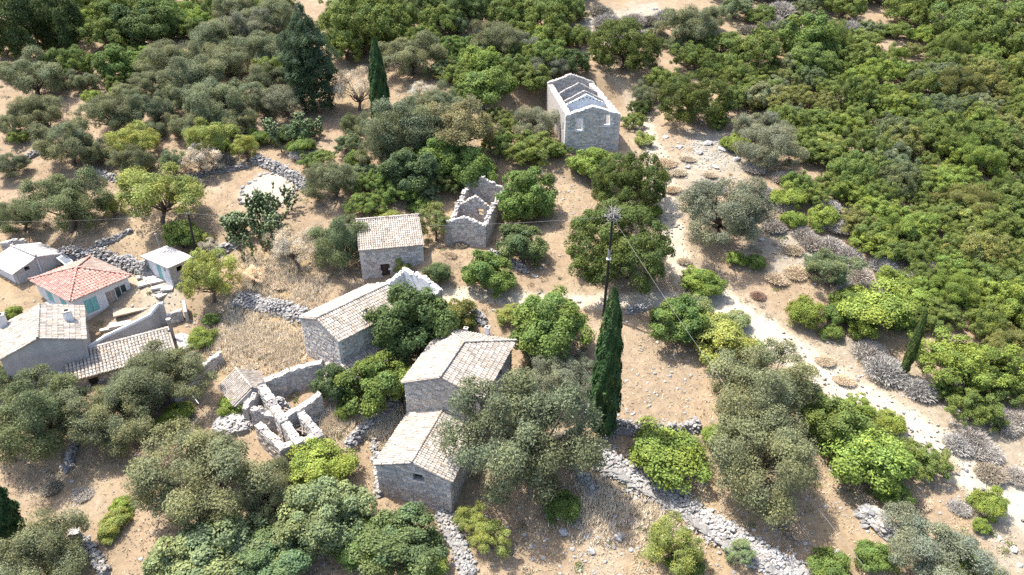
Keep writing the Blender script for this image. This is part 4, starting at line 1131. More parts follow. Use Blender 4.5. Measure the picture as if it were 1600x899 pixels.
def plant(kind, px_, py_, w_, col, hs=1.0, label=None, group=None, shape=None):
    variants, R0, cz = SPEC[kind]
    R = R0
    for _ in range(4):
        p, dep = hit(px_, py_, cz * R * hs * .92)
        R = w_ * 1.04 / 2 * dep / 1067.
    i = count.get(kind, 0); count[kind] = i + 1
    cm, tm = variants[i % len(variants)] if shape is None else variants[shape % len(variants)]
    nm, word, cat, cn, tn = KINDS[kind]
    rs_ = np.random.default_rng(int(abs(px_) * 7 + abs(py_) * 131) + 1)
    root = empty(nm, p - A([0, 0, .03]), rs_.uniform(0, 6.28)); s_ = R / R0
    root.scale = (s_ * rs_.uniform(.88, 1.12), s_ * rs_.uniform(.88, 1.12), s_ * hs)
    if kind == 'dry' and col == 'tn': root.scale.z *= .6
    root.rotation_euler.x = rs_.normal(0, .06); root.rotation_euler.y = rs_.normal(0, .06)
    c, adj = COLORS[col]; j = rs_.uniform(.9, 1.1) * (.8 if kind == 'dry' else 1.25 if kind == 'olive' else 1.0 if kind == 'dome' else 1.45 if kind == 'maquis' else 1.5); hj = rs_.uniform(-.05, .05)
    obj(cn, cm, root, (c[0] * j * (1 + hj), c[1] * j, c[2] * j * (1 - hj)))
    obj(tn, tm, root, tuple(t_ * .6 for t_ in c) if kind == 'dry' else (1, 1, 1))
    root['category'] = cat
    if label:
        root['label'] = label
        if group: root['group'] = group
    else:
        ln, lx, ly = min(LAND, key=lambda l: (l[1] - px_) ** 2 + (l[2] - py_) ** 2)
        dx_, dy_ = px_ - lx, py_ - ly
        rel = ('left of' if dx_ < 0 else 'right of') if abs(dx_) > 2.2 * abs(dy_) else ('behind' if dy_ < 0 else 'in front of') if abs(dy_) > 2.2 * abs(dx_) else ('behind and ' if dy_ < 0 else 'below and ') + ('left of' if dx_ < 0 else 'right of')
        pending.setdefault((adj, word, rel, ln), []).append((math.hypot(dx_, dy_), root))
        root['group'] = group or {'tree': 'trees among the houses', 'bush': 'bushes among the houses', 'shrub': 'shrubs on the slope'}[cat]
    return root


PL = []


def P_(kind, col, *rows):
    for r_ in rows: PL.append((kind, r_[0], r_[1], r_[2], r_[4] if len(r_) > 4 else col, r_[3] if len(r_) > 3 else 1.0))


# near olives and the big ones
P_('olive', 'og', (803, 684, 222, 1.12), (868, 592, 95, .9, 'os'), (303, 750, 222, .8), (415, 768, 105, .85), (60, 880, 150, .95), (50, 655, 165, .95, 'od'), (15, 592, 80, .9, 'od'), (165, 655, 135, .95), (250, 595, 135, .9), (215, 610, 110, .9),
   (1190, 605, 165, .95), (1200, 722, 180, 1.0), (1460, 870, 150, .85, 'os'), (1130, 332, 140, 1.0, 'os'), (1203, 232, 90, 1.0, 'os'), (528, 385, 100, 1.1, 'od'), (517, 285, 80, 1.0), (645, 205, 130, .95), (600, 235, 80), (842, 195, 72, .95, 'os'),
   (640, 90, 95, .8), (775, 65, 75), (1008, 150, 45, 1.2), (1075, 45, 90, .9), (1110, 30, 50), (100, 322, 125, .95, 'od'), (30, 338, 68, 1., 'od'), (105, 225, 105, .9), (175, 182, 90, .9), (66, 176, 76, .9), (55, 122, 98, .9), (18, 195, 45),
   (245, 172, 66), (270, 95, 85, .9), (335, 62, 80, .9), (312, 122, 100, .9), (335, 165, 105, .9), (385, 45, 80, .9, 'os'), (412, 82, 85, .9), (425, 30, 80, .9), (372, 18, 60), (440, 160, 72, .9, 'os'), (390, 150, 70, .9), (212, 250, 62), (355, 100, 70), (300, 155, 70), (240, 130, 60, .9), (375, 190, 60), (415, 125, 60), (670, 185, 80), (690, 165, 70), (610, 190, 60))
P_('broad', 'g', (650, 512, 145, 1.0, 'gd'), (590, 603, 118, .9, 'g'), (860, 512, 140, .85), (822, 310, 102), (812, 382, 76, .95, 'gb'), (738, 266, 82), (510, 803, 140, .82, 'gp'), (622, 855, 148, .75, 'gb'), (565, 850, 100, .7, 'g'), (450, 858, 110, .7, 'gp'), (270, 890, 90, .7, 'od'), (335, 868, 170, .7, 'gp'), (925, 258, 80, .7, 'gl'),
   (757, 427, 76), (1060, 505, 108, .85), (1305, 665, 105, .95, 'm'), (640, 272, 100, .9, 'gb'), (690, 245, 90, .9), (185, 105, 75, .9), (420, 885, 130, .7, 'gb'), (1260, 62, 90), (520, 602, 66, 1.1, 'gb'), (700, 498, 80, .9, 'mb'), (1095, 442, 70, .7, 'ml'), (255, 32, 80, .9), (220, 42, 90, .9, 'gd'))
P_('bush', 'gl', (502, 730, 108, .7, 'gl'), (1040, 715, 150, .62, 'gl'), (1120, 682, 55, .8), (1130, 535, 108, .75, 'gy'), (1360, 722, 150, .85, 'ml'), (1390, 660, 55, .7), (1545, 788, 62, .9), (1532, 822, 32), (1365, 872, 72, .9, 'g'), (1295, 886, 75, .8, 'g'), (1510, 888, 90, .7), (1258, 488, 72, .95, 'gl'),
   (1365, 485, 130, .7, 'gl'), (285, 372, 75, .9, 'g'), (605, 342, 52, .7, 'gy'), (630, 416, 34, 1., 'gy'), (685, 427, 46, 1.05, 'gb'), (880, 792, 62, .85, 'g'), (660, 888, 70, .8, 'gl'), (370, 632, 66, .6, 'gl'), (275, 648, 60, .55, 'gl'), (180, 815, 50, .7, 'gy'), (20, 490, 34, .9, 'gl'), (1020, 332, 34, .9), (148, 50, 26, 1.1), (195, 148, 50, .7), (145, 155, 38, 1.),
   (400, 217, 40, .8, 'g'), (315, 528, 50, .7, 'gl'), (750, 97, 82, .8), (765, 138, 90, .8, 'g'), (840, 62, 70, .8), (1150, 225, 55, .7), (1395, 440, 60, .7), (1310, 490, 55, .8, 'g'), (800, 492, 50, .8, 'gy'), (290, 18, 45), (560, 252, 50, 1, 'g'), (430, 215, 40, .9, 'g'), (470, 230, 50, .7, 'g'), (1180, 410, 40, .9, 'g'), (1150, 405, 34, .9), (940, 85, 34, .9), (1450, 50, 40, .8, 'gy'), (1430, 470, 60, .8),
   (350, 230, 30), (1075, 880, 70, .8, 'g'), (1285, 340, 60, .8), (1230, 310, 60, .8), (1240, 345, 50, .8, 'ml'), (540, 640, 40, .8, 'g'), (320, 375, 34, .9, 'gy'), (1100, 435, 50, .6, 'g'), (655, 320, 40, .7, 'g'))
P_('maquis', 'm',  (1080, 92, 66, .95), (1036, 128, 62, .9), (1435, 722, 82, .95), (1500, 572, 135, .9, 'ml'), (1518, 640, 88, .9), (1555, 605, 80, .9), (110, 105, 80, .95), (168, 55, 80, .95), (185, 20, 90), (570, 48, 130, 1.), (610, 25, 100), (520, 40, 60), (690, 35, 75), (730, 15, 80, 1., 'gd'), (665, 15, 70, 1, 'gd'), (800, 20, 75), (850, 30, 80), (880, 15, 70),
   (895, 97, 56, 1., 'gd'), (860, 90, 70), (835, 125, 70, .9), (800, 108, 55), (820, 85, 50), (1180, 85, 100), (1150, 120, 60), (840, 232, 85, .7), (600, 290, 62, .9, 'g'), (560, 290, 50), (430, 112, 70), (115, 38, 40), (85, 35, 55), (180, 130, 40), (470, 205, 60, .8, 'gb'), (1320, 12, 70), (1420, 18, 80), (1500, 45, 90), (1560, 40, 100), (1500, 10, 80), (1590, 70, 80), (1260, 100, 80), (1395, 770, 60, .7, 'ml'), (780, 225, 60, .8), (710, 120, 50), (300, 45, 60, .9), (90, 65, 60), (0, 70, 60), (540, 75, 70), (1450, 15, 60), (30, 215, 40, .8), (590, 62, 60), (625, 60, 60), (545, 20, 70), (335, 15, 50), (130, 12, 70), (40, 8, 90), (90, 8, 70))
P_('bush', 'gy', (1005, 220, 34, .9, 'gy'))
P_('dome', 'mb', (961, 390, 170, .95, 'm'), (982, 288, 114, 1.05, 'm'), (975, 77, 108, .95, 'm'), (1085, 158, 112, .95, 'm'), (45, 45, 140, 1.1, 'gd'))
P_('airy', 'gy', (735, 812, 52, 1.0), (768, 838, 66, .9), (325, 432, 98, 1.0, 'gy'), (245, 312, 118, .95, 'gy'), (175, 325, 36), (215, 222, 76, .85, 'gy'), (322, 220, 80, .9, 'gy'), (382, 232, 52, .9, 'gy'), (312, 252, 60, .9, 'grn'), (1050, 858, 92, 1.0, 'gy'), (1160, 862, 48, .9, 'gp'), (720, 203, 118, .9, 'br'), (1300, 422, 80, .8, 'od'), (680, 348, 62, 1.1, 'mb'), (270, 255, 50, .9, 'od'), (345, 195, 50, .9, 'od'))
P_('drytree', 'grn', (462, 388, 82, 1.0, 'grn'), (558, 140, 82, .9, 'grn'), (392, 432, 42, 1., 'tn'), (580, 130, 40, .9, 'pk'), (660, 145, 50, .8, 'grn'), (325, 385, 34, 1, 'grn'))
P_('dry', 'gr', (1385, 572, 75), (1360, 545, 60), (1440, 605, 60), (1330, 452, 50), (1560, 645, 60), (1530, 555, 55), (1310, 350, 50), (1295, 320, 45), (1325, 395, 55), (1300, 380, 50), (1380, 410, 50), (1345, 425, 40), (1240, 385, 40, 1, 'tn'), (1540, 700, 60, .8), (1500, 690, 50), (1570, 660, 50), (1450, 415, 50), (1430, 435, 45), (1470, 445, 45),
   (950, 32, 60), (1000, 55, 50), (1040, 22, 42), (925, 55, 36), (1220, 12, 60), (1330, 42, 55), (1480, 32, 42), (1200, 40, 45), (1490, 600, 40), (1180, 260, 40, 1, 'gr'), (1225, 275, 40), (1230, 320, 40),
   (1040, 250, 40, .7, 'tn'), (1060, 265, 36, .7, 'tn'), (1035, 268, 34, .7, 'tn'), (1052, 292, 34, .7, 'tn'), (1075, 245, 30, .7, 'tn'), (1070, 405, 30, .7, 'tn'), (700, 395, 30, .8, 'tn'), (1290, 560, 40, .6, 'tn'), (1320, 590, 40, .6, 'tn'), (1480, 720, 45, .7, 'tn'), (1440, 780, 45, .7, 'tn'), (1500, 790, 40, .7, 'gr'), (1350, 780, 40, .7, 'tn'), (1080, 528, 26, 1, 'pk'), (1185, 460, 30, .6, 'pk'), (1130, 500, 26, .7, 'pk'), (1415, 790, 40, .7, 'grn'), (720, 380, 30, .7, 'grn'),
   (30, 170, 30), (345, 248, 44, .9, 'grn'), (310, 285, 34, .6, 'grn'), (470, 240, 40, .8), (120, 560, 24), (850, 640, 50, .8, 'grn'), (880, 690, 60, .8, 'grn'), (860, 760, 50, .7, 'pk'), (620, 655, 34, .7, 'tn'), (590, 690, 34, .7, 'tn'), (540, 690, 34, .7, 'tn'), (525, 660, 40, .7, 'tn'), (440, 440, 40, .5, 'tn'), (380, 455, 36, .5, 'tn'), (470, 520, 34, .5, 'tn'), (420, 540, 36, .5, 'tn'), (390, 570, 34, .5, 'tn'), (180, 60, 40, .8, 'grn'), (215, 80, 40, .8, 'grn'), (235, 85, 36, .8, 'grn'), (1110, 270, 30, .7, 'tn'), (1030, 820, 36, .5, 'tn'), (900, 800, 36, .5, 'tn'), (990, 790, 34, .5, 'tn'), (1250, 830, 36, .5, 'tn'), (1190, 850, 36, .5, 'tn'), (130, 770, 40, .5, 'gr'), (80, 760, 40, .5, 'grn'))
P_('maquis', 'm', (815, 245, 60, .7), (870, 235, 50, .6, 'g'), (800, 200, 50), (870, 60, 60), (905, 60, 50), (815, 55, 60), (500, 250, 50, .8), (545, 225, 50, .9, 'od'), (575, 320, 60, .8, 'g'), (1225, 190, 70, 1., 'm'), (1245, 290, 60, .9, 'g'), (1270, 305, 60, .9, 'm'), (1330, 300, 60, .9, 'ml'), (1300, 290, 55, .9, 'm'), (1365, 365, 70, .9, 'm'), (1340, 350, 60, .9, 'mb'), (1395, 395, 60, .9, 'm'), (1455, 500, 60, .8, 'm'), (1560, 560, 70, .9, 'ml'), (1590, 600, 60, .9, 'm'), (1480, 610, 50, .8, 'g'), (990, 190, 40, .9), (1000, 170, 40, 1., 'gd'), (1120, 190, 40, .8, 'm'), (1130, 70, 60, .9), (1110, 110, 40, .9, 'g'), (660, 60, 60, .9), (710, 75, 60, .9, 'g'), (730, 150, 60, .8, 'g'), (690, 110, 50, .8, 'od'), (1340, 640, 60, .7, 'ml'), (1265, 625, 60, .8, 'm'), (620, 300, 60, .8, 'g'), (665, 300, 50, .8, 'od'), (700, 290, 50, .8, 'gd'), (570, 270, 50, .8, 'od'), (780, 180, 40, .9, 'mb'))
P_('olive', 'og', (1180, 200, 70, .9, 'os'), (860, 110, 60, .9, 'os'), (820, 70, 55, .9, 'os'), (130, 130, 50, .9), (290, 200, 60, .9), (150, 240, 60, .9), (15, 260, 60, .8), (200, 150, 50, .9), (585, 205, 60, 1.), (235, 205, 50, .8), (690, 200, 60), (545, 195, 40, 1., 'od'), (900, 600, 70, .7, 'os'), (850, 560, 70, .8, 'os'), (905, 570, 50, .8, 'os'))
P_('bush', 'gl', (720, 520, 40, .8, 'gl'), (725, 505, 40, .9, 'g'), (835, 480, 45, .8, 'gl'), (1090, 480, 60, .8, 'gp'), (1150, 500, 50, .7, 'gp'), (1175, 545, 45, .7, 'gp'), (1330, 470, 60, .8, 'g'), (1400, 480, 60, .7, 'gl'), (1345, 510, 55, .7, 'gl'), (1410, 505, 50, .8, 'g'), (1300, 520, 40, .8, 'g'), (870, 600, 40, .8, 'od'), (330, 500, 30, .8, 'g'), (190, 790, 40, .7, 'gl'), (170, 835, 36, .7, 'gy'), (560, 560, 36, .8, 'g'))
P_('dry', 'gr', (1270, 375, 50), (1245, 420, 50, .8, 'tn'), (1215, 430, 45, .8, 'tn'), (1280, 410, 50), (1255, 360, 40), (1360, 450, 50), (1200, 300, 40), (1185, 330, 40), (1210, 350, 45), (1310, 430, 45, .8, 'grn'), (1120, 290, 36, .8, 'gr'), (1095, 300, 30, .7, 'tn'), (1520, 680, 60), (1550, 735, 60, .7, 'grn'), (1590, 740, 50, .7), (1580, 560, 50), (1590, 650, 60), (990, 30, 50), (1030, 55, 40, .9, 'grn'))
P_('maquis', 'od', (1150, 15, 60, .8), (1190, 25, 50, .8, 'm'), (1225, 45, 50, .8, 'od'), (1290, 50, 55, .8, 'm'), (1350, 45, 50, .7, 'od'), (1400, 50, 50, .8, 'm'), (1440, 55, 45, .8, 'ml'), (1480, 45, 45, .8, 'od'), (1260, 15, 50, .8, 'od'), (1100, 75, 45, .8, 'm'), (1060, 70, 45, .8, 'od'), (1130, 95, 40, .8, 'm'))
P_('dry', 'gr', (1210, 30, 45, .9, 'gr'), (1320, 55, 45, .8, 'grn'), (1375, 42, 45, .8, 'gr'), (1455, 38, 40, .8, 'grn'), (1240, 60, 40, .8, 'gr'), (1170, 45, 40, .8, 'grn'), (960, 50, 45, .9, 'gr'), (1015, 30, 40, .8, 'grn'), (940, 15, 45, .8, 'grn'))
rt_ = np.random.default_rng(9)
for x_ in range(-20, 1640, 34):
    if 425 < x_ < 545 or 905 < x_ < 1130: continue
    k_ = 'olive' if x_ < 420 and rt_.random() < .45 else 'maquis'
    P_(k_, 'og' if k_ == 'olive' else ['m', 'ml', 'mb', 'g'][rt_.integers(0, 4)], (x_ + rt_.uniform(-8, 8), rt_.uniform(-26, -8), rt_.uniform(52, 76)))
for r_ in PL: plant(*r_)

# the maquis that covers the hillside: each shrub by itself


def in_poly(x, y, P):
    c = False; n = len(P); j = n - 1
    for i in range(n):
        if (P[i][1] > y) != (P[j][1] > y) and x < (P[j][0] - P[i][0]) * (y - P[i][1]) / (P[j][1] - P[i][1]) + P[i][0]: c = not c
        j = i
    return c


FOREST = [(1140, 130), (1200, 95), (1250, 60), (1400, 62), (1460, 75), (1660, 60), (1660, 590), (1570, 560), (1500, 520), (1455, 470), (1440, 425), (1390, 400), (1345, 385), (1320, 330), (1290, 262), (1250, 255), (1240, 200), (1210, 165), (1150, 170)]
rf_ = np.random.default_rng(5)
y_ = 62.
while y_ < 600:
    st_ = 25 + y_ * .022
    x_ = 1130. + rf_.uniform(0, 30)
    while x_ < 1665:
        jx, jy = x_ + rf_.uniform(-10, 10), y_ + rf_.uniform(-8, 8)
        if in_poly(jx, jy, FOREST):
            n_ = math.sin(jx * .021 + 1) * math.sin(jy * .03 + .5) + rf_.uniform(-.7, .7)
            col = 'ml' if n_ > .6 else 'gl' if n_ > .5 else 'm' if n_ > -.5 else 'mb' if n_ > -.8 else 'od' if n_ > -1.1 else 'og'
            if rf_.random() < .04: col = 'gy'
            plant('maquis' if rf_.random() < .9 else 'olive', jx, jy, st_ * rf_.uniform(1.1, 2.5), col, rf_.uniform(.7, 1.2), 'evergreen shrub merged into the dense thicket covering the hillside', 'evergreen shrubs of the hillside thicket')
        x_ += st_ * 1.25
    y_ += st_ * .72
# undergrowth between the trees at the top
for (P4, n_, tag_) in (([(540, 0), (920, 0), (900, 110), (830, 160), (700, 150), (640, 70)], 26, 'low evergreen shrub filling gaps in the wood behind the ruins'), ([(0, 0), (450, 0), (440, 110), (300, 190), (230, 120), (130, 60), (0, 80)], 24, 'low evergreen shrub filling gaps between olives on the upper slope'), ([(570, 190), (790, 160), (790, 250), (700, 300), (580, 310)], 14, 'low evergreen shrub filling gaps behind the stone cottage')):
    k_ = 0
    while k_ < n_:
        x_, y_ = rf_.uniform(0, 950), rf_.uniform(0, 320)
        if in_poly(x_, y_, P4):
            plant('maquis' if rf_.random() < .6 else 'bush', x_, y_, rf_.uniform(28, 50), ['m', 'od', 'g', 'ml', 'mb'][rf_.integers(0, 5)], rf_.uniform(.8, 1.1), tag_, 'undergrowth ' + tag_.split('filling ')[1]); k_ += 1

for (adj, word, rel, ln), L_ in pending.items():
    L_.sort(key=lambda t_: t_[0])
    for i, (_, o) in enumerate(L_):
        o['label'] = f'{adj} {word} {rel} {ln}' + ('' if len(L_) == 1 else f', {ORD[min(i, 15)]} from it')


# ---- cypresses and the conifer
def cypress_mesh(seed, H_, R, N, lean=(0, 0)):
    rs = np.random.default_rng(seed); n = N
    z = rs.random(n) ** .9; prof = np.clip(z / .06, 0, 1) ** .6 * (1 - z ** 2.4) ** .62 * (.82 + .18 * np.sin(np.minimum(z * 2.6, 1.57)))
    az = rs.uniform(0, 6.28, n)
    cl = .5 * np.sin(az * 5 + 9 * z + 2 * np.sin(z * 17)) + .35 * np.sin(az * 9 - 23 * z) + .25 * np.sin(az * 3 + 41 * z)
    r = R * prof * (1 + .15 * cl) * (1 + .08 * np.sin(z * 31 + 2.2 * az)) * (1 - np.abs(rs.normal(0, .14, n))) + (rs.random(n) < .07) * R * rs.uniform(0, .26, n) * (1 - z)
    r = r * (1 + .10 * np.sin(9 * z + seed) * np.sin(az * 2 + 5 * z))
    P = np.stack([np.cos(az) * r + lean[0] * z * H_, np.sin(az) * r + lean[1] * z * H_, z * H_], 1)
    d = np.stack([np.cos(az), np.sin(az), np.full(n, .25)], 1)
    Nn = nrm(d + rs.normal(0, .35, (n, 3))); Tn = A([0, 0, 1.]) + rs.normal(0, .35, (n, 3)) + d * .3
    lt = (1 + .16 * cl) * rs.uniform(.7, 1.3, n); bp = np.clip(np.sin(az * 3 + 13 * z + seed) * np.sin(21 * z + az), 0, 1) ** 3; tint = np.stack([lt * (1 + .9 * bp), lt * (1 + .25 * bp), lt], 1)
    V, Q, tt = leaves(P, Nn, Tn, .34 * R / 1.1 + .06, .13 * R / 1.1 + .02, rs, tint)
    V[:, 2] += .35
    return mesh('crown', V, Q, M['leaf'], tt)


def cypress(px_, py_, hpx, wpx, label, seed, lean=(0, 0), col=(.055, .105, .038)):
    p, dep = hit(px_, py_)
    d_ = ray(px_, py_ - hpx / 2.); dn = math.atan2(-d_[2], math.hypot(d_[0], d_[1]))
    H_ = hpx * dep / 1067. / math.cos(dn) * .98; R = wpx / 2 * dep / 1067.
    root = empty('cypress_tree', p - A([0, 0, .05])); tag(root, label, 'tree', 'cypress trees')
    obj('crown', cypress_mesh(seed, H_, R, int(6000 + 900 * H_), lean), root, col)
    b = MB(); b.tube([(0, 0, -.6), (lean[0] * H_ * .3, lean[1] * H_ * .3, H_ * .3), (lean[0] * H_ * .7, lean[1] * H_ * .7, H_ * .7)], [R * .16, R * .12, .03], 7); b.build('trunk', M['bark'], root)
    return root


cypress(941, 680, 213, 44, 'tall dark cypress standing alone at the edge of the bare field', 31)
cypress(599, 212, 140, 31, 'distant narrow dark cypress beside a half-dry tree', 32)
cypress(1410, 588, 102, 15, 'slim leaning young cypress among ash grey scrub', 33, (.02, .0), (.075, .115, .035))
cypress(18, 852, 128, 58, 'dark cypress cut by the lower corner of the view', 34)
p, dep = hit(492, 175); root = empty('conifer_tree', p - A([0, 0, .1])); tag(root, 'broad dark conifer towering over the olives behind the threshing floor', 'tree')
Hc = 150 * dep / 1067. / math.cos(.3); lb = MB()
lb.tube([(0, 0, -.5), (0, 0, Hc * .5), (0, 0, Hc * .9)], [.38, .24, .04], 8)
cm_, C_, r_c = crown(4242, 4.3, Hc * .5, Hc * .5, nl=190, lr=.95, N=60000, leaf=(.3, .13), shoots=.5, loose=.25, uneven=.12, hue=.06, bottom=-.95, sub=9)
co = np.zeros(len(cm_.vertices) * 3, np.float32); cm_.vertices.foreach_get('co', co); co = co.reshape(-1, 3); zf = np.clip(co[:, 2] / Hc, 0, 1)
co[:, :2] *= (1.12 - .62 * zf ** 1.7 + .07 * np.sin(zf * 38))[:, None]; cm_.vertices.foreach_set('co', co.ravel()); cm_.update()
obj('crown', cm_, root, (.075, .115, .06))
for k_ in range(26):
    c_ = C_[k_ * 4]; lb.tube([(0, 0, max(c_[2] - .6, .5)), c_ * A([.6, .6, 1])], [.08, .02], 4)
lb.build('trunk', M['bark'], root)

# ---- prickly pears: chains of flat pads
i_s = MB(); i_s.V = []
th_ = np.linspace(0, 2 * np.pi, 9)[:-1]
PADV = np.concatenate([np.stack([np.cos(th_) * .5, np.full(8, 0.), .5 + np.sin(th_) * .5], 1), [[0, .11, .5], [0, -.11, .5]]])
PADT = A([[k, (k + 1) % 8, 9] for k in range(8)] + [[(k + 1) % 8, k, 8] for k in range(8)])


def pear(px_, py_, w_, H_, label, seed):
    rs = np.random.default_rng(seed); p, dep = hit(px_, py_); R = w_ / 2 * dep / 1067.
    root = empty('prickly_pear', p); tag(root, label, 'cactus', 'prickly pears')
    mb = MB(); todo = []
    for k in range(18):
        a_ = rs.uniform(0, 6.28); q = rs.random() ** .5 * R * .7; b0 = A([math.cos(a_) * q, math.sin(a_) * q, 0]); z_ = float(terrain(p[0] + b0[0], p[1] + b0[1])) - p[2]
        b0[2] = z_; tip = b0 * 1.15 + A([rs.normal(0, .15), rs.normal(0, .15), H_ * .1]); st = MB(); st.tube([b0 - A([0, 0, .3]), tip], [.13, .10], 6); st.build('stem', M['bark'], root); todo.append((tip, 0))
    while todo and mb.n < 10 * 1000:
        b0, lv = todo.pop(rs.integers(0, len(todo))); a_ = rs.uniform(0, 6.28); s_ = rs.uniform(.34, .52); d = nrm(A([rs.normal(0, .55), rs.normal(0, .55), 1.]) + .35 * nrm(A([b0[0], b0[1], 0.01])))
        x = nrm(np.cross(d, A([math.cos(a_), math.sin(a_), 0]))); y = np.cross(d, x); V_ = PADV * s_ * A([.72, 1, 1]); V_ = V_[:, :1] * x + V_[:, 1:2] * y + V_[:, 2:] * d + b0
        t_ = rs.uniform(.75, 1.3); mb.add(V_, T=PADT, c=A([t_, t_, t_]))
        e = b0 + d * s_ * .93
        if e[2] < H_ and np.hypot(e[0], e[1]) < R:
            for _ in range(rs.integers(1, 4)): todo.append((e + rs.normal(0, .07, 3), lv + 1))
    pd = mb.build('pads', M['cactus'], root, True, (.12, .155, .075)); pd['kind'] = 'stuff'; pd.name = 'pad_cluster'


pear(405, 392, 78, 4.2, 'large prickly pear clump below the threshing floor', 61)
pear(430, 345, 90, 4.0, 'prickly pear clump touching the threshing floor edge', 62)
pear(375, 372, 44, 2.4, 'small prickly pear nearest the drystone bank', 63)
pear(462, 225, 85, 3.2, 'prickly pear thicket above the curving drystone bank', 64)
pear(185, 262, 40, 1.6, 'low prickly pear on stones between two olives', 65)

# ------------------------------------------------------------------ poles and wires


def px_height(px0, py0, px1, py1):
    p, dep = hit(px0, py0); d_ = ray(px1, py1); t_ = math.hypot(p[0], p[1]) / math.hypot(d_[0], d_[1])
    return p, CAMZ + d_[2] * t_ - p[2]


p, Hp = px_height(943, 494, 950, 334)
pt = p + A([.12, 0, Hp])
root = empty('utility_pole', p); tag(root, 'dark wooden utility pole topped by a spiky dead vine behind the cypress', 'pole')
b = MB(); b.tube([(0, 0, -.8), (.06, 0, Hp * .5), (.12, 0, Hp)], [.15, .13, .10], 10); b.build('shaft', M['pole'], root)
zb_ = Hp * .58
b = MB(); b.tube([(.07, 0, zb_), (.075, 0, zb_ + 1.0)], [.15, .145], 10); b.build('metal_sleeve', M['metal'], root)
b = MB(); b.boxes([(.07, 0, zb_ - .02)], [(.22, .2, .045)]); b.build('bracket', M['white'], root)
b = MB(); b.boxes([(.12, 0, Hp - .35)], [(.75, .06, .06)]); b.build('crossarm', M['pole'], root)
for sx in (-.6, -.2, .45, .8):
    b = MB(); b.tube([(sx, 0, Hp - .29), (sx, 0, Hp - .1)], [.05, .04], 7); b.build('insulator', M['white'], root)
b = MB(); rs = np.random.default_rng(3)
for i in range(90):
    v_ = nrm(rs.normal(0, 1, 3) + A([0, 0, .1])) * rs.uniform(.25, .85) * A([1.2, 1.2, 1]); q_ = A([.12, 0, Hp - .1]) + rs.normal(0, .16, 3) * A([1, 1, 1.6]); b.tube([q_, q_ + v_ * .5 + rs.normal(0, .12, 3), q_ + v_], [.028, .022, .01], 4, A([1, 1, 1]) * rs.uniform(.7, 1.2))
for v_ in ((-.9, 0, .8), (-.2, .3, 1.3), (.9, .2, .5), (.5, -.4, .9)):
    b.tube([A([.12, 0, Hp - .3]), A([.12, 0, Hp]) + A(v_) * .6, A([.12, 0, Hp]) + A(v_) * 1.0], [.04, .03, .012], 5)
b.build('dead_vine', M['twig'], root, color=(.33, .305, .285))
p2, H2 = px_height(308, 404, 293, 330)
root2 = empty('utility_pole', p2); tag(root2, 'plain leaning dark pole behind the flat-roofed hut', 'pole')
d2 = ray(293, 330); t2 = math.hypot(p2[0], p2[1]) / math.hypot(d2[0], d2[1]); top2 = A([d2[0] * t2, d2[1] * t2, CAMZ + d2[2] * t2]) - p2
b = MB(); b.tube([top2 * -.1, top2 * .5, top2], [.15, .13, .10], 9); b.build('shaft', M['pole'], root2)
b = MB(); b.boxes([top2 - A([0, 0, .25])], [(.12, .14, .08)]); b.build('bracket', M['metal'], root2)
p3, H3 = px_height(252, 392, 243, 366); d3 = ray(243, 366); t3 = math.hypot(p3[0], p3[1]) / math.hypot(d3[0], d3[1]); top3 = A([d3[0] * t3, d3[1] * t3, CAMZ + d3[2] * t3]) - p3
root3 = empty('post', p3); tag(root3, 'short grey concrete post behind the flat-roofed hut', 'post'); b = MB(); b.tube([top3 * -.2, top3], [.11, .10], 4); b.build('shaft', M['concrete'], root3)
b = MB(); b.boxes([top3 + A([0, 0, .03])], [(.12, .12, .03)]); b.build('cap', M['concrete'], root3)


def wire(a_, b_, sag, name, label, rad=.018):
    t_ = np.linspace(0, 1, 40)[:, None]; P = a_ * (1 - t_) + b_ * t_; P[:, 2] -= sag * 4 * (t_ * (1 - t_))[:, 0]
    mb = MB(); mb.tube(P - a_, rad, 5); o = mb.build(name, M['cable'], None, True); o.location = a_; tag(o, label, 'cable'); return o


q_, _ = hit(1345, 925); far = q_ + A([0, 0, 2.2])
wire(pt - A([0, 0, .3]), far, 1.0, 'overhead_cable', 'pale cable sagging from the vine-topped pole across the bare field', .010)
wire(pt - A([.5, 0, .3]), p2 + top2 - A([0, 0, .2]), 1.2, 'overhead_cable', 'thin overhead cable between the two wooden poles', .007)
q3, _ = hit(-60, 385); wire(p2 + top2 - A([0, 0, .2]), q3 + A([0, 0, 3.2]), .5, 'overhead_cable', 'thin overhead cable from the leaning pole past the pale shed', .006)
# broken antenna mast in the olives
p, _ = hit(296, 620); root = empty('fallen_mast', p); tag(root, 'white thin fallen mast with crossbar beside the dark curved wall', 'mast')
b = MB(); b.tube([(-.3, .2, 1.2), (1.6, -1.6, .5)], .035, 6); b.build('shaft', M['white'], root)
b = MB(); b.tube([(-1.0, .25, 1.1), (.5, .35, 1.45)], .03, 6); b.build('crossbar', M['white'], root)
b = MB(); b.tube([(-.1, .2, 1.1), (-.05, .2, -.4)], .03, 6); b.build('stake', M['white'], root)

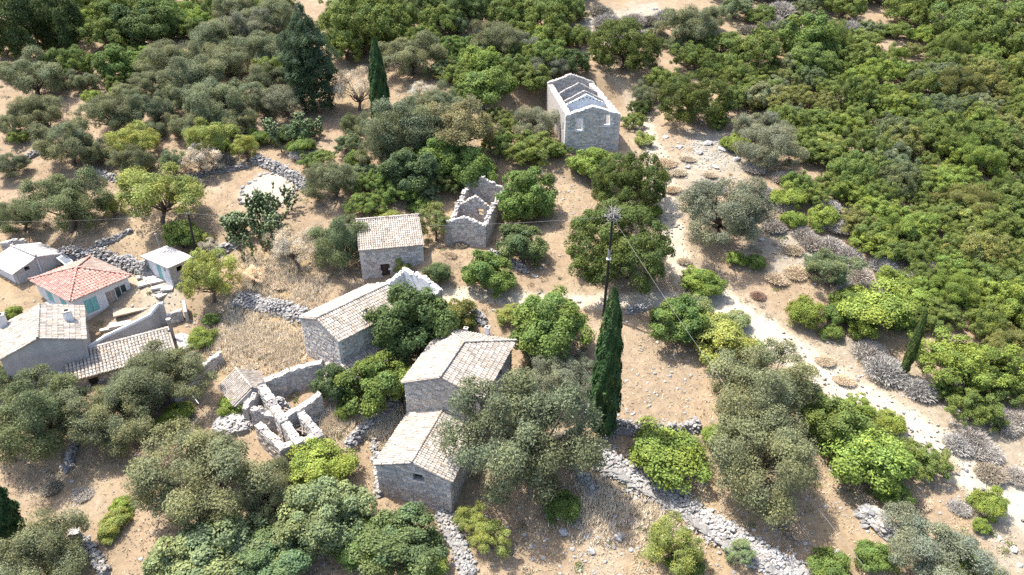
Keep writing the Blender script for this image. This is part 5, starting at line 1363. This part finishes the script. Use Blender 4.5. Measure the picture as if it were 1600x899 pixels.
# ------------------------------------------------------------------ straw and loose stones on the ground (nobody could count them)
rs = np.random.default_rng(21)
n = 70000
dist = 42 + 105 * rs.random(n) ** 1.5; ang = rs.uniform(-.72, .72, n)
x = np.tan(ang) * dist * .9; y = dist * .80 - 8
nz = fbm(x, y, .5, 8); keep = (rs.random(n) < .25 + .6 * sm(nz, -.3, .5))
x, y = x[keep], y[keep]
near = np.minimum.reduce([seg_dist(x, y, MAIN) - 1.7, seg_dist(x, y, UPPER) - 1.2, seg_dist(x, y, SIDE) - .8]); inside = np.zeros(len(x), bool)
for k_, (O, a, w, d, h, r) in HOUSE.items():
    U, V_ = axes(a); lx = (x - O[0]) * U[0] + (y - O[1]) * U[1]; ly = (x - O[0]) * V_[0] + (y - O[1]) * V_[1]; inside |= (lx > -.3) & (lx < w + .3) & (ly > -.3) & (ly < d + .3)
ok = (near > 0) & ~inside; x, y = x[ok], y[ok]; n = len(x)
z = terrain(x, y); m = 4
bx = np.repeat(np.stack([x, y, z], 1), m, 0) + rs.normal(0, .10, (n * m, 3)) * A([1, 1, 0])
a_ = rs.uniform(0, 6.28, n * m); tl = np.stack([np.cos(a_) * .14, np.sin(a_) * .14, rs.uniform(.08, .30, n * m)], 1); sd = np.stack([-np.sin(a_), np.cos(a_), np.zeros(n * m)], 1) * rs.uniform(.015, .04, (n * m, 1))
V = np.stack([bx - sd, bx + sd, bx + tl], 1).reshape(-1, 3)
ct = np.repeat(rs.uniform(.75, 1.15, (n, 1)) * np.where(rs.random((n, 1)) < .25, A([[.42, .355, .265]]), A([[.56, .465, .32]])), m * 3, 0)
for (a1, b1, rp, nn_) in ((420, 430, 55, 900), (385, 525, 60, 1000), (600, 655, 30, 700), (450, 545, 40, 600), (520, 665, 22, 400), (1040, 800, 60, 500), (930, 790, 50, 400), (480, 460, 30, 250)):
    q_, dep = hit(a1, b1); R = rp * dep / 1067; xx = q_[0] + rs.normal(0, .5, nn_) * R; yy = q_[1] + rs.normal(0, .55, nn_) * R; k6 = 9
    bb = np.repeat(np.stack([xx, yy, terrain(xx, yy)], 1), k6, 0) + rs.normal(0, .12, (nn_ * k6, 3)) * A([1, 1, 0]); a6 = rs.uniform(0, 6.28, nn_ * k6)
    t6 = np.stack([np.cos(a6) * .2, np.sin(a6) * .2, rs.uniform(.25, .6, nn_ * k6)], 1); s6 = np.stack([-np.sin(a6), np.cos(a6), np.zeros(nn_ * k6)], 1) * rs.uniform(.02, .045, (nn_ * k6, 1))
    V = np.concatenate([V, np.stack([bb - s6, bb + s6, bb + t6], 1).reshape(-1, 3)]); ct = np.concatenate([ct, np.repeat(rs.uniform(.8, 1.2, (nn_, 1)) * A([[.70, .60, .45]]), k6 * 3, 0)])
o = obj('dry_grass', mesh('dry_grass', V, np.arange(len(V)).reshape(-1, 3), M['twig'], ct), None, (1, 1, 1)); tag(o, 'short straw-coloured dry grass over the slope', 'grass', None, 'stuff')
n = 3000
dist = 40 + 105 * rs.random(n) ** 1.4; ang = rs.uniform(-.72, .72, n); x = np.tan(ang) * dist * .9; y = dist * .8 - 8
for (a1, b1, rp, nn_) in ((1120, 240, 70, 700), (1090, 225, 50, 300), (1150, 215, 40, 200), (960, 800, 110, 420), (1050, 600, 100, 160), (1300, 590, 110, 260), (1500, 720, 100, 260), (1230, 390, 60, 160), (990, 35, 80, 200), (880, 300, 60, 120), (360, 530, 70, 160), (930, 660, 50, 140), (430, 300, 50, 100), (250, 450, 45, 80), (1050, 350, 30, 90), (1220, 860, 70, 200)):
    q_, dep = hit(a1, b1); R = rp * dep / 1067; x = np.concatenate([x, q_[0] + rs.normal(0, .55, nn_) * R]); y = np.concatenate([y, q_[1] + rs.normal(0, .6, nn_) * R])
inside = np.zeros(len(x), bool)
for k_, (O, a, w, d, h, r) in HOUSE.items():
    U, V_ = axes(a); lx = (x - O[0]) * U[0] + (y - O[1]) * U[1]; ly = (x - O[0]) * V_[0] + (y - O[1]) * V_[1]; inside |= (lx > 0) & (lx < w) & (ly > 0) & (ly < d)
x, y = x[~inside], y[~inside]; n = len(x)
mb = MB(); mb.rocks(np.stack([x, y, terrain(x, y) + .01], 1), (.05 + .16 * rs.random((n, 1)) ** 2.5), .6, stone_tint(n, .8, 1.35, .08)); o = mb.build('loose_stones', M['rock']); tag(o, 'loose pale limestone pieces strewn over the slope', 'stones', None, 'stuff')

# low scrub and weeds between the trees: ground cover
rs = np.random.default_rng(41)
n = 2100
dist = 46 + 110 * rs.random(n) ** 1.1; ang = rs.uniform(-.72, .72, n); x = np.tan(ang) * dist * .9; y = dist * .82 - 8
nz = fbm(x, y, .22, 12); fld = np.minimum.reduce([seg_dist(x, y, MAIN) - 2.0, seg_dist(x, y, UPPER) - 1.6, seg_dist(x, y, SIDE) - 1.4])
fc, _ = hit(1030, 585); fy, _ = hit(245, 385); fz, _ = hit(880, 310)
ok = (nz > -.05) & (fld > 0) & (np.hypot(x - fc[0], y - fc[1]) > 6.5) & (np.hypot(x - fy[0], y - fy[1]) > 7) & (np.hypot(x - fz[0], y - fz[1]) > 5)
for k_, (O, a, w, d, h, r) in HOUSE.items():
    U, V_ = axes(a); lx = (x - O[0]) * U[0] + (y - O[1]) * U[1]; ly = (x - O[0]) * V_[0] + (y - O[1]) * V_[1]; ok &= ~((lx > -.8) & (lx < w + .8) & (ly > -.8) & (ly < d + .8))
x, y = x[ok], y[ok]; n = len(x); m = 55
R = rs.uniform(.22, .7, n); c0 = np.stack([x, y, terrain(x, y)], 1)
d = nrm(rs.normal(0, 1, (n, m, 3)) + A([0, 0, .5])); d[..., 2] = np.abs(d[..., 2]); P = c0[:, None] + d * (R[:, None] * (1 - np.abs(rs.normal(0, .25, (n, m)))))[..., None] * A([1, 1, .62]); P = P.reshape(-1, 3); d = d.reshape(-1, 3)
pal = A([[.20, .215, .12], [.30, .255, .165], [.36, .315, .25], [.15, .19, .06], [.38, .29, .18], [.22, .25, .09]])[rs.integers(0, 6, n)]
tt = np.repeat(pal * rs.uniform(.8, 1.2, (n, 1)), m, 0) * rs.uniform(.7, 1.3, (n * m, 1))
V, Q, t4 = leaves(P, nrm(d + rs.normal(0, .5, d.shape)), rs.normal(0, 1, d.shape) + d, .2, .08, rs, tt)
o = obj('scrub', mesh('scrub', V, Q, M['leaf'], t4), None, (1, 1, 1)); tag(o, 'low dry scrub and weeds scattered between the trees', 'scrub', None, 'stuff')

# leaf litter lying under the trees and shrubs
rs = np.random.default_rng(51); X_ = []; R_ = []
for o in list(COL.objects):
    if o.type == 'EMPTY' and o.name.split('.')[0] in ('olive_tree', 'broadleaf_tree', 'almond_tree', 'dry_tree') and o.parent is None:
        X_.append(o.location[:2]); R_.append(4.0 * o.scale[0])
X_ = A(X_); R_ = A(R_); per = np.clip((R_ ** 2 * 9).astype(int), 30, 700); idx = np.repeat(np.arange(len(X_)), per); n = len(idx)
a_ = rs.uniform(0, 6.28, n); q_ = R_[idx] * 1.15 * np.sqrt(rs.random(n)) * rs.uniform(.7, 1.1, n); x = X_[idx, 0] + np.cos(a_) * q_; y = X_[idx, 1] + np.sin(a_) * q_
P = np.stack([x, y, terrain(x, y) + .03 + .05 * rs.random(n)], 1); pal = A([[.22, .155, .105], [.29, .215, .145], [.17, .13, .09], [.34, .275, .19]])[rs.integers(0, 4, n)]
V, Q, t4 = leaves(P, nrm(A([0, 0, 1.]) + rs.normal(0, .3, (n, 3))), rs.normal(0, 1, (n, 3)), .26, .15, rs, pal * rs.uniform(.7, 1.2, (n, 1)))
o = obj('leaf_litter', mesh('leaf_litter', V, Q, M['twig'], t4), None, (1, 1, 1)); tag(o, 'brown fallen leaves lying under the trees', 'leaf litter', None, 'stuff')
